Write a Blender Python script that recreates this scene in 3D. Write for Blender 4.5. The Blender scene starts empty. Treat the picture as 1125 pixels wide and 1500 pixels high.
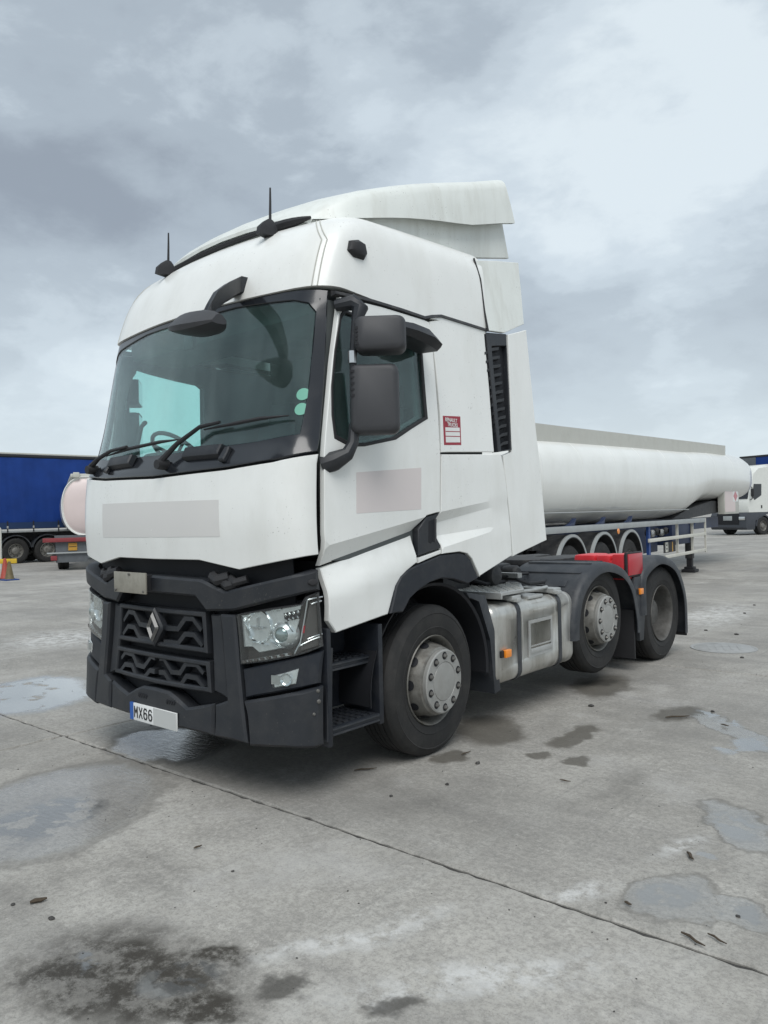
import bpy, bmesh, math, random
import mathutils.geometry as mg
from mathutils import Vector, Matrix
random.seed(7)
R = math.radians
scene = bpy.context.scene
COL = scene.collection

# ------------------------------------------------------------------ camera
cam_d = bpy.data.cameras.new('camera'); cam = bpy.data.objects.new('camera', cam_d); COL.objects.link(cam)
yaw, pit, rol = R(40.63), R(.27), R(-1.34)
_F = Vector((-math.sin(yaw)*math.cos(pit), math.cos(yaw)*math.cos(pit), math.sin(pit)))
_R = Vector((math.cos(yaw), math.sin(yaw), 0)); _U = _R.cross(_F)
_R2 = _R*math.cos(rol)+_U*math.sin(rol); _U2 = -_R*math.sin(rol)+_U*math.cos(rol)
mw = Matrix((_R2, _U2, -_F)).transposed().to_4x4(); mw.translation = Vector((4.338, -2.796, 1.622))
cam.matrix_world = mw
cam_d.sensor_fit = 'VERTICAL'; cam_d.sensor_height = 36; cam_d.lens = 27.06
cam_d.clip_start = .05; cam_d.clip_end = 3000
scene.camera = cam

# ------------------------------------------------------------------ overcast sky
SEED = 2.2
SUN_EL, SUN_AZ = R(56), R(135)          # azimuth clockwise from +Y: sun stands in front of the truck on its left
w = bpy.data.worlds.new('World'); scene.world = w; w.use_nodes = True
nt = w.node_tree; nt.nodes.clear()
def N(t, **kw):
    n = nt.nodes.new(t)
    for k, v in kw.items(): setattr(n, k, v)
    return n
out = N('ShaderNodeOutputWorld'); bg = N('ShaderNodeBackground')
sky = N('ShaderNodeTexSky', sky_type='NISHITA'); sky.sun_disc = False
sky.sun_elevation = SUN_EL; sky.sun_rotation = SUN_AZ; sky.dust_density = 2.5
skm = N('ShaderNodeMixRGB', blend_type='MULTIPLY'); skm.inputs[0].default_value = 1; skm.inputs[2].default_value = (.09, .09, .09, 1)
tc = N('ShaderNodeTexCoord'); sep = N('ShaderNodeSeparateXYZ')
nt.links.new(tc.outputs['Generated'], sep.inputs[0])
zc = N('ShaderNodeMath', operation='MAXIMUM'); zc.inputs[1].default_value = 0; nt.links.new(sep.outputs[2], zc.inputs[0])
za = N('ShaderNodeMath', operation='ADD'); za.inputs[1].default_value = .42; nt.links.new(zc.outputs[0], za.inputs[0])
dx = N('ShaderNodeMath', operation='DIVIDE'); dy = N('ShaderNodeMath', operation='DIVIDE')
nt.links.new(sep.outputs[0], dx.inputs[0]); nt.links.new(za.outputs[0], dx.inputs[1])
nt.links.new(sep.outputs[1], dy.inputs[0]); nt.links.new(za.outputs[0], dy.inputs[1])
cmb = N('ShaderNodeCombineXYZ'); nt.links.new(dx.outputs[0], cmb.inputs[0]); nt.links.new(dy.outputs[0], cmb.inputs[1])
zs = N('ShaderNodeMath', operation='MULTIPLY_ADD'); zs.inputs[1].default_value = 1.6; zs.inputs[2].default_value = SEED
nt.links.new(zc.outputs[0], zs.inputs[0]); nt.links.new(zs.outputs[0], cmb.inputs[2])
n1 = N('ShaderNodeTexNoise'); n1.inputs['Scale'].default_value = 1.5; n1.inputs['Detail'].default_value = 9; n1.inputs['Roughness'].default_value = .50; n1.inputs['Distortion'].default_value = .1
n2 = N('ShaderNodeTexNoise'); n2.inputs['Scale'].default_value = 5.0; n2.inputs['Detail'].default_value = 9; n2.inputs['Roughness'].default_value = .62; n2.inputs['Distortion'].default_value = .2
nt.links.new(cmb.outputs[0], n1.inputs['Vector']); nt.links.new(cmb.outputs[0], n2.inputs['Vector'])
mx = N('ShaderNodeMath', operation='MULTIPLY_ADD'); mx.inputs[1].default_value = .34
nt.links.new(n2.outputs['Fac'], mx.inputs[0]); nt.links.new(n1.outputs['Fac'], mx.inputs[2])
rmp = N('ShaderNodeValToRGB'); cr = rmp.color_ramp; cr.interpolation = 'EASE'
cr.elements[0].position = .44; cr.elements[0].color = (.222, .255, .296, 1)
cr.elements[1].position = .82; cr.elements[1].color = (.54, .60, .635, 1)
e = cr.elements.new(.60); e.color = (.305, .352, .396, 1)
e = cr.elements.new(.67); e.color = (.385, .44, .485, 1)
e = cr.elements.new(.73); e.color = (.45, .51, .555, 1)
nt.links.new(mx.outputs[0], rmp.inputs[0])
hz = N('ShaderNodeMapRange'); hz.inputs['From Min'].default_value = 0; hz.inputs['From Max'].default_value = .34
hz.inputs['To Min'].default_value = .80; hz.inputs['To Max'].default_value = 0; hz.clamp = True
nt.links.new(zc.outputs[0], hz.inputs['Value'])
hm = N('ShaderNodeMixRGB'); hm.inputs[2].default_value = (.53, .595, .63, 1)
nt.links.new(hz.outputs[0], hm.inputs[0]); nt.links.new(rmp.outputs[0], hm.inputs[1])
nt.links.new(sky.outputs[0], skm.inputs[1])
fin = N('ShaderNodeMixRGB'); fin.inputs[0].default_value = .9
nt.links.new(skm.outputs[0], fin.inputs[1]); nt.links.new(hm.outputs[0], fin.inputs[2])
nt.links.new(fin.outputs[0], bg.inputs[0]); bg.inputs[1].default_value = 1.0
nt.links.new(bg.outputs[0], out.inputs[0])

sd = bpy.data.lights.new('sun', 'SUN'); so = bpy.data.objects.new('sun', sd); COL.objects.link(so)
sd.energy = 1.5; sd.angle = R(40); sd.color = (1, .985, .96)
sdir = Vector((math.sin(SUN_AZ)*math.cos(SUN_EL), math.cos(SUN_AZ)*math.cos(SUN_EL), math.sin(SUN_EL)))
so.rotation_euler = sdir.to_track_quat('Z', 'Y').to_euler(); so.location = sdir*60

scene.view_settings.view_transform = 'Standard'; scene.view_settings.look = 'None'
scene.view_settings.exposure = .57; scene.view_settings.gamma = 1
scene.view_settings.use_curve_mapping = False
scene.render.engine = 'CYCLES'

# ------------------------------------------------------------------ helpers
def tag(o, label=None, cat=None, group=None, kind=None):
    if label: o['label'] = label
    if cat: o['category'] = cat
    if group: o['group'] = group
    if kind: o['kind'] = kind
    return o
def thing(name, label, cat, loc=(0, 0, 0), rz=0, group=None):
    o = bpy.data.objects.new(name, None); COL.objects.link(o); o.empty_display_size = .3
    o.location = loc; o.rotation_euler = (0, 0, rz)
    return tag(o, label, cat, group)
def link(name, bm, mat, parent=None, ang=35, sm=True, rec=True):
    me = bpy.data.meshes.new(name)
    if rec: bmesh.ops.recalc_face_normals(bm, faces=bm.faces)
    bm.to_mesh(me); bm.free()
    for m in (mat if isinstance(mat, (list, tuple)) else [mat]): me.materials.append(m)
    if sm and len(me.polygons):
        me.polygons.foreach_set('use_smooth', [True]*len(me.polygons)); me.set_sharp_from_angle(angle=R(ang))
    o = bpy.data.objects.new(name, me); COL.objects.link(o); o.parent = parent
    return o
def place(o, parent, M):
    o.parent = parent; o.matrix_local = M; return o
def B(): return bmesh.new()
def box(bm, c, s, rot=None, mi=0, bev=0):
    M = Matrix.Translation(c) @ ((rot or Matrix.Identity(3)).to_4x4()) @ Matrix.Diagonal((s[0], s[1], s[2], 1))
    r = bmesh.ops.create_cube(bm, size=1, matrix=M)
    fs = set(f for v in r['verts'] for f in v.link_faces)
    for f in fs: f.material_index = mi
    if bev:
        es = list(set(e for v in r['verts'] for e in v.link_edges))
        rr = bmesh.ops.bevel(bm, geom=es, offset=bev, segments=2, profile=.6, affect='EDGES')
        for f in rr['faces']: f.material_index = mi
    return bm
def bb(bm, x0, x1, y0, y1, z0, z1, bev=0, mi=0):
    return box(bm, ((x0+x1)/2, (y0+y1)/2, (z0+z1)/2), (abs(x1-x0), abs(y1-y0), abs(z1-z0)), None, mi, bev)
def prism(bm, poly, ax, a, b, bev=0, mi=0):
    """poly: 2D points in the other two axes (in order), swept from a to b along axis ax"""
    def P(p, t):
        return {'x': (t, p[0], p[1]), 'y': (p[0], t, p[1]), 'z': (p[0], p[1], t)}[ax]
    v0 = [bm.verts.new(P(p, a)) for p in poly]; v1 = [bm.verts.new(P(p, b)) for p in poly]
    fs = [bm.faces.new(v0), bm.faces.new(v1[::-1])]
    n = len(poly)
    for i in range(n): fs.append(bm.faces.new((v0[i], v1[i], v1[(i+1) % n], v0[(i+1) % n])))
    for f in fs: f.material_index = mi
    if bev:
        es = list(set(e for f in fs for e in f.edges))
        bmesh.ops.bevel(bm, geom=es, offset=bev, segments=2, profile=.6, affect='EDGES', clamp_overlap=True)
    return bm
def tube(bm, pts, r, n=8, cap=True, mi=0):
    pts = [Vector(p) for p in pts]; rings = []; up = None
    for i, p in enumerate(pts):
        t = (pts[min(i+1, len(pts)-1)]-pts[max(i-1, 0)]).normalized()
        if up is None:
            up = Vector((0, 0, 1)) if abs(t.z) < .9 else Vector((1, 0, 0))
        a = t.cross(up).normalized(); b = a.cross(t).normalized(); up = b
        rr = r[i] if isinstance(r, (list, tuple)) else r
        rings.append([bm.verts.new(p+(a*math.cos(k*2*math.pi/n)+b*math.sin(k*2*math.pi/n))*rr) for k in range(n)])
    for i in range(len(rings)-1):
        for k in range(n):
            f = bm.faces.new((rings[i][k], rings[i][(k+1) % n], rings[i+1][(k+1) % n], rings[i+1][k])); f.material_index = mi
    if cap:
        bm.faces.new(rings[0][::-1]).material_index = mi; bm.faces.new(rings[-1]).material_index = mi
    return bm
def lathe(bm, prof, n=48, ax='x', c=(0, 0, 0), closed=False, mi=0, a0=0, a1=2*math.pi):
    """prof: (radius, height along axis)"""
    c = Vector(c); full = abs(a1-a0-2*math.pi) < 1e-6
    m = n if full else n+1; rings = []
    for (r, h) in prof:
        ring = []
        for k in range(m):
            a = a0+(a1-a0)*k/n
            p = {'x': (h, r*math.cos(a), r*math.sin(a)), 'y': (r*math.cos(a), h, r*math.sin(a)), 'z': (r*math.cos(a), r*math.sin(a), h)}[ax]
            ring.append(bm.verts.new(c+Vector(p)))
        rings.append(ring)
    L = len(rings)
    for i in range(L if closed else L-1):
        A, Bn = rings[i], rings[(i+1) % L]
        for k in range(n):
            bm.faces.new((A[k], A[(k+1) % m], Bn[(k+1) % m], Bn[k])).material_index = mi
    if not closed:
        for ring, (r, h) in ((rings[0], prof[0]), (rings[-1], prof[-1])):
            if r > 1e-4 and full and r < .02+0*h: bm.faces.new(ring).material_index = mi
    return bm
def loft(bm, rings, closed=True, caps=True, mi=0):
    vs = [[bm.verts.new(p) for p in r] for r in rings]; n = len(vs[0])
    for i in range(len(vs)-1):
        for k in range(n if closed else n-1):
            bm.faces.new((vs[i][k], vs[i][(k+1) % n], vs[i+1][(k+1) % n], vs[i+1][k])).material_index = mi
    if caps:
        bm.faces.new(vs[0][::-1]).material_index = mi; bm.faces.new(vs[-1]).material_index = mi
    return bm
def interp(x, xs, ys):
    if x <= xs[0]: return ys[0]
    for i in range(len(xs)-1):
        if x <= xs[i+1]: return ys[i]+(ys[i+1]-ys[i])*(x-xs[i])/(xs[i+1]-xs[i])
    return ys[-1]
def pchip(x, xs, ys):
    """smooth interpolation (Catmull-Rom on uneven knots)"""
    if x <= xs[0]: return ys[0]
    if x >= xs[-1]: return ys[-1]
    n = len(xs)
    for i in range(n-1):
        if x <= xs[i+1]: break
    h = xs[i+1]-xs[i]; t = (x-xs[i])/h
    def sl(j):
        if j == 0: return (ys[1]-ys[0])/(xs[1]-xs[0])
        if j == n-1: return (ys[-1]-ys[-2])/(xs[-1]-xs[-2])
        a = (ys[j]-ys[j-1])/(xs[j]-xs[j-1]); b = (ys[j+1]-ys[j])/(xs[j+1]-xs[j])
        return 0 if a*b <= 0 else 2*a*b/(a+b)
    m0, m1 = sl(i)*h, sl(i+1)*h
    return (2*t**3-3*t*t+1)*ys[i]+(t**3-2*t*t+t)*m0+(-2*t**3+3*t*t)*ys[i+1]+(t**3-t*t)*m1

# ------------------------------------------------------------------ materials
def mat(name, col, rough=.5, metal=0, spec=.5, bump=0, bscale=200, var=0, vscale=6, dirt=None, coat=0, emit=None, dirt_amt=.5, dscale=2.5, dstretch=(1, 1, 1), rvar=0, speck=0):
    m = bpy.data.materials.new(name); m.use_nodes = True
    t = m.node_tree; p = t.nodes['Principled BSDF']
    p.inputs['Base Color'].default_value = (*col, 1); p.inputs['Roughness'].default_value = rough
    p.inputs['Metallic'].default_value = metal; p.inputs['Specular IOR Level'].default_value = spec
    if coat: p.inputs['Coat Weight'].default_value = coat; p.inputs['Coat Roughness'].default_value = .06
    g = t.nodes.new('ShaderNodeNewGeometry')
    col_out = None
    if var:
        n = t.nodes.new('ShaderNodeTexNoise'); n.inputs['Scale'].default_value = vscale; n.inputs['Detail'].default_value = 6; n.inputs['Roughness'].default_value = .6
        t.links.new(g.outputs['Position'], n.inputs['Vector'])
        mr = t.nodes.new('ShaderNodeMapRange'); mr.inputs['From Min'].default_value = .3; mr.inputs['From Max'].default_value = .7
        mr.inputs['To Min'].default_value = 1-var; mr.inputs['To Max'].default_value = 1+var
        t.links.new(n.outputs['Fac'], mr.inputs['Value'])
        mm = t.nodes.new('ShaderNodeVectorMath'); mm.operation = 'SCALE'; mm.inputs[0].default_value = col
        t.links.new(mr.outputs[0], mm.inputs['Scale']); col_out = mm.outputs[0]
    if dirt:
        mp = t.nodes.new('ShaderNodeMapping'); mp.inputs['Scale'].default_value = dstretch
        t.links.new(g.outputs['Position'], mp.inputs['Vector'])
        n = t.nodes.new('ShaderNodeTexNoise'); n.inputs['Scale'].default_value = dscale; n.inputs['Detail'].default_value = 9; n.inputs['Roughness'].default_value = .68
        t.links.new(mp.outputs[0], n.inputs['Vector'])
        mr = t.nodes.new('ShaderNodeMapRange'); mr.inputs['From Min'].default_value = .46; mr.inputs['From Max'].default_value = .74; mr.inputs['To Max'].default_value = dirt_amt
        t.links.new(n.outputs['Fac'], mr.inputs['Value'])
        mi = t.nodes.new('ShaderNodeMixRGB'); mi.inputs[1].default_value = (*col, 1); mi.inputs[2].default_value = (*dirt, 1)
        if col_out: t.links.new(col_out, mi.inputs[1])
        t.links.new(mr.outputs[0], mi.inputs[0]); col_out = mi.outputs[0]
    if speck:
        n = t.nodes.new('ShaderNodeTexNoise'); n.inputs['Scale'].default_value = 75; n.inputs['Detail'].default_value = 3
        n2_ = t.nodes.new('ShaderNodeTexNoise'); n2_.inputs['Scale'].default_value = 2.3; n2_.inputs['Detail'].default_value = 5
        t.links.new(g.outputs['Position'], n.inputs['Vector']); t.links.new(g.outputs['Position'], n2_.inputs['Vector'])
        ad = t.nodes.new('ShaderNodeMath'); ad.operation = 'MULTIPLY_ADD'; ad.inputs[1].default_value = .35
        t.links.new(n2_.outputs['Fac'], ad.inputs[0]); t.links.new(n.outputs['Fac'], ad.inputs[2])
        mr = t.nodes.new('ShaderNodeMapRange'); mr.inputs['From Min'].default_value = .875; mr.inputs['From Max'].default_value = .92; mr.inputs['To Max'].default_value = speck
        t.links.new(ad.outputs[0], mr.inputs['Value'])
        mi = t.nodes.new('ShaderNodeMixRGB'); mi.inputs[1].default_value = (*col, 1); mi.inputs[2].default_value = (.16, .15, .13, 1)
        if col_out: t.links.new(col_out, mi.inputs[1])
        t.links.new(mr.outputs[0], mi.inputs[0]); col_out = mi.outputs[0]
    if col_out: t.links.new(col_out, p.inputs['Base Color'])
    if rvar:
        n = t.nodes.new('ShaderNodeTexNoise'); n.inputs['Scale'].default_value = 9; n.inputs['Detail'].default_value = 6
        t.links.new(g.outputs['Position'], n.inputs['Vector'])
        mr = t.nodes.new('ShaderNodeMapRange'); mr.inputs['From Min'].default_value = .3; mr.inputs['From Max'].default_value = .7
        mr.inputs['To Min'].default_value = max(.02, rough-rvar); mr.inputs['To Max'].default_value = rough+rvar
        t.links.new(n.outputs['Fac'], mr.inputs['Value']); t.links.new(mr.outputs[0], p.inputs['Roughness'])
    if bump:
        n = t.nodes.new('ShaderNodeTexNoise'); n.inputs['Scale'].default_value = bscale; n.inputs['Detail'].default_value = 4
        t.links.new(g.outputs['Position'], n.inputs['Vector'])
        b = t.nodes.new('ShaderNodeBump'); b.inputs['Strength'].default_value = bump; b.inputs['Distance'].default_value = .01
        t.links.new(n.outputs['Fac'], b.inputs['Height']); t.links.new(b.outputs[0], p.inputs['Normal'])
    if emit:
        p.inputs['Emission Color'].default_value = (*emit[:3], 1); p.inputs['Emission Strength'].default_value = emit[3]
    return m
def glass(name, tint, rough=0.0, ior=1.5, film=0.0, filmcol=(.5, .55, .55)):
    """thin automotive glass: tinted see-through with a Fresnel reflection and a faint pale film"""
    m = bpy.data.materials.new(name); m.use_nodes = True; t = m.node_tree; t.nodes.clear()
    o = t.nodes.new('ShaderNodeOutputMaterial'); tr = t.nodes.new('ShaderNodeBsdfTransparent'); tr.inputs[0].default_value = (*tint, 1)
    gl = t.nodes.new('ShaderNodeBsdfGlossy'); gl.inputs['Roughness'].default_value = rough; gl.inputs[0].default_value = (1, 1, 1, 1)
    fr = t.nodes.new('ShaderNodeFresnel')
    gb = t.nodes.new('ShaderNodeNewGeometry'); ib = t.nodes.new('ShaderNodeMapRange')      # both faces of a thin pane reflect alike
    ib.inputs['To Min'].default_value = ior; ib.inputs['To Max'].default_value = 1/ior
    t.links.new(gb.outputs['Backfacing'], ib.inputs['Value']); t.links.new(ib.outputs[0], fr.inputs[0])
    mx = t.nodes.new('ShaderNodeMixShader'); t.links.new(fr.outputs[0], mx.inputs[0])
    base = tr.outputs[0]
    if film:
        df = t.nodes.new('ShaderNodeBsdfDiffuse'); df.inputs[0].default_value = (*filmcol, 1)
        g = t.nodes.new('ShaderNodeNewGeometry'); mp = t.nodes.new('ShaderNodeMapping'); mp.inputs['Scale'].default_value = (2.2, 2.2, .7)
        n = t.nodes.new('ShaderNodeTexNoise'); n.inputs['Scale'].default_value = 2.4; n.inputs['Detail'].default_value = 7
        t.links.new(g.outputs['Position'], mp.inputs[0]); t.links.new(mp.outputs[0], n.inputs['Vector'])
        mr = t.nodes.new('ShaderNodeMapRange'); mr.inputs['From Min'].default_value = .35; mr.inputs['From Max'].default_value = .75
        mr.inputs['To Min'].default_value = film*.5; mr.inputs['To Max'].default_value = film*1.5
        t.links.new(n.outputs['Fac'], mr.inputs['Value'])
        m2 = t.nodes.new('ShaderNodeMixShader'); t.links.new(mr.outputs[0], m2.inputs[0]); t.links.new(tr.outputs[0], m2.inputs[1]); t.links.new(df.outputs[0], m2.inputs[2])
        base = m2.outputs[0]
    t.links.new(base, mx.inputs[1]); t.links.new(gl.outputs[0], mx.inputs[2]); t.links.new(mx.outputs[0], o.inputs[0])
    return m
MT = dict(
    white=mat('white_paint', (.775, .785, .760), .34, coat=.22, var=.025, vscale=3, dirt=(.50, .49, .43), dirt_amt=.24, dscale=3.5, dstretch=(1, 1, .35), speck=.4),
    white_old=mat('weathered_white_paint', (.70, .725, .69), .40, var=.03, vscale=4, dirt=(.42, .41, .35), dirt_amt=.42, dscale=4.5, dstretch=(1.3, 1.3, .3), speck=.6),
    plastic=mat('grey_black_plastic', (.015, .0175, .022), .50, bump=.12, bscale=420, var=.10, vscale=7, dirt=(.060, .058, .056), dirt_amt=.35, dscale=5, speck=.35),
    plastic2=mat('mirror_plastic', (.038, .039, .043), .55, bump=.10, bscale=500, var=.05),
    fender=mat('dusty_fender_plastic', (.026, .030, .036), .55, bump=.08, bscale=300, var=.10, vscale=6, dirt=(.12, .12, .12), dirt_amt=.4, dscale=5),
    dark=mat('near_black', (.006, .007, .010), .7),
    step=mat('step_plastic', (.009, .012, .018), .55, var=.15, dirt=(.05, .05, .05), dirt_amt=.4, dscale=9),
    frit=mat('black_glass_border', (.014, .016, .020), .18, coat=.3),
    chassis=mat('greasy_chassis_paint', (.028, .029, .032), .6, var=.3, vscale=12, dirt=(.10, .095, .085), dirt_amt=.6, dscale=9),
    tyre=mat('tyre_rubber', (.014, .014, .014), .78, bump=.15, bscale=160, var=.18, vscale=9, dirt=(.046, .043, .039), dirt_amt=.5, dscale=6),
    rim=mat('weathered_steel_rim', (.20, .195, .178), .5, metal=.35, var=.2, vscale=16, dirt=(.07, .06, .048), dirt_amt=.85, dscale=11),
    rimdark=mat('dirty_drive_rim', (.10, .098, .092), .6, metal=.2, var=.3, vscale=14, dirt=(.04, .036, .03), dirt_amt=.7, dscale=9),
    hub=mat('hub_cover_grey', (.33, .33, .315), .5, metal=.25, var=.06, vscale=9, dirt=(.18, .17, .15), dirt_amt=.4, dscale=8),
    nut=mat('wheel_nut', (.16, .155, .145), .5, metal=.6, var=.2, vscale=40),
    alu=mat('weathered_aluminium', (.54, .535, .505), .36, metal=.72, var=.10, vscale=7, dirt=(.20, .175, .13), dirt_amt=.70, dscale=5, dstretch=(1, 1, .3), rvar=.1),
    alu2=mat('plain_aluminium', (.46, .47, .46), .45, metal=.5, var=.10, vscale=9, dirt=(.25, .23, .2), dirt_amt=.5),
    chrome=mat('chrome', (.78, .80, .80), .10, metal=1),
    reflector=mat('silvered_reflector', (.74, .76, .755), .22, metal=.72, var=.10, vscale=30),
    emblem=mat('dull_emblem_metal', (.14, .14, .137), .42, metal=.6, var=.1, vscale=30),
    jointdirt=mat('joint_dirt', (.045, .043, .040), .9, var=.3, vscale=20),
    satin=mat('satin_chrome', (.62, .63, .63), .28, metal=1),
    lensdark=mat('smoked_lamp_interior', (.10, .09, .085), .35, metal=.3),
    amber=mat('amber_lens', (.85, .26, .02), .25, coat=.5),
    red=mat('red_plastic', (.62, .035, .045), .42, var=.1, vscale=8, dirt=(.35, .04, .05), dirt_amt=.4),
    redlens=mat('deep_red_panel', (.42, .006, .02), .28, coat=.3),
    blue=mat('plate_blue', (.02, .10, .38), .4),
    plate=mat('plate_white', (.78, .79, .78), .35, var=.03),
    platetext=mat('plate_lettering', (.012, .012, .014), .4),
    plateblank=mat('plate_blurred', (.50, .51, .50), .45, var=.02),
    stickerred=mat('sticker_red', (.30, .018, .035), .4),
    stickerwhite=mat('sticker_white', (.72, .73, .71), .45, var=.04),
    decal=mat('blurred_decal', (.655, .600, .585), .45, var=.015, vscale=2),
    decal2=mat('blurred_decal_grey', (.635, .625, .605), .45, var=.015, vscale=2),
    metalplate=mat('brushed_plate', (.36, .34, .29), .5, metal=.5, var=.12, vscale=25, dirt=(.2, .18, .14), dirt_amt=.5),
    lining=mat('cab_lining', (.085, .095, .095), .8, var=.1),
    dash=mat('dashboard', (.030, .034, .036), .6),
    seat=mat('seat_cloth', (.045, .048, .05), .9, var=.15, vscale=20),
    screen=glass('windscreen_glass', (.80, .955, .935), film=.05, filmcol=(.42, .52, .52)),
    sideglass=glass('side_window_glass', (.80, .955, .935), film=.045, filmcol=(.40, .48, .48)),  # pale film stands in for sky reflected in the side panes
    lens=glass('clear_lens', (.93, .95, .95)),
    greensticker=mat('green_sticker', (.16, .42, .32), .5),
    tankwhite=mat('tank_white_paint', (.76, .765, .73), .26, coat=.4, var=.02, vscale=1.2, dirt=(.52, .51, .45), dirt_amt=.30, dscale=1.4, dstretch=(1, 1, .6)),
    tankgrey=mat('grey_rail', (.36, .38, .38), .5, metal=.2, var=.06, dirt=(.25, .24, .22), dirt_amt=.4),
    cream=mat('cream_guard', (.58, .57, .51), .5, var=.04, dirt=(.35, .33, .28), dirt_amt=.4),
    navy=mat('navy_chassis', (.015, .028, .075), .5, var=.2),
    bluepost=mat('blue_paint', (.02, .06, .22), .5, var=.1),
    coaming=mat('coaming_grey_white', (.50, .50, .455), .5, var=.03, dirt=(.38, .37, .32), dirt_amt=.4),
    pink=mat('faded_pink_white', (.66, .56, .54), .4, var=.04, vscale=1),
    maroon=mat('maroon_bar', (.22, .035, .04), .5, var=.1),
    darkgrey=mat('dark_grey_bumper', (.045, .05, .06), .5, var=.1),
    greyframe=mat('grey_frame', (.11, .12, .13), .6, var=.1),
    orangeplate=mat('orange_plate', (.52, .28, .04), .5),
    curtain=mat('blue_curtain', (.008, .040, .20), .6, spec=.25, bump=0, var=.12, vscale=1.6),
    curtaindark=mat('dark_blue_valance', (.012, .035, .10), .5),
    manwhite=mat('far_white_paint', (.66, .67, .63), .35, coat=.3, var=.03),
    wood=mat('twig', (.06, .045, .03), .9, var=.3, vscale=60),
    stone=mat('grit', (.05, .048, .045), .9, var=.4, vscale=50),
    cone=mat('cone_red', (.34, .055, .035), .5, var=.1, vscale=9), olive=mat('cone_olive', (.13, .10, .045), .6, var=.2, vscale=9),
    yellow=mat('yellow_plastic', (.62, .42, .03), .5, var=.1),
    manhole=mat('worn_iron_cover', (.30, .305, .30), .5, var=.12, vscale=14, dirt=(.15, .145, .135), dirt_amt=.5, dscale=8),
    rubber=mat('black_rubber', (.018, .018, .02), .65),
)

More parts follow.
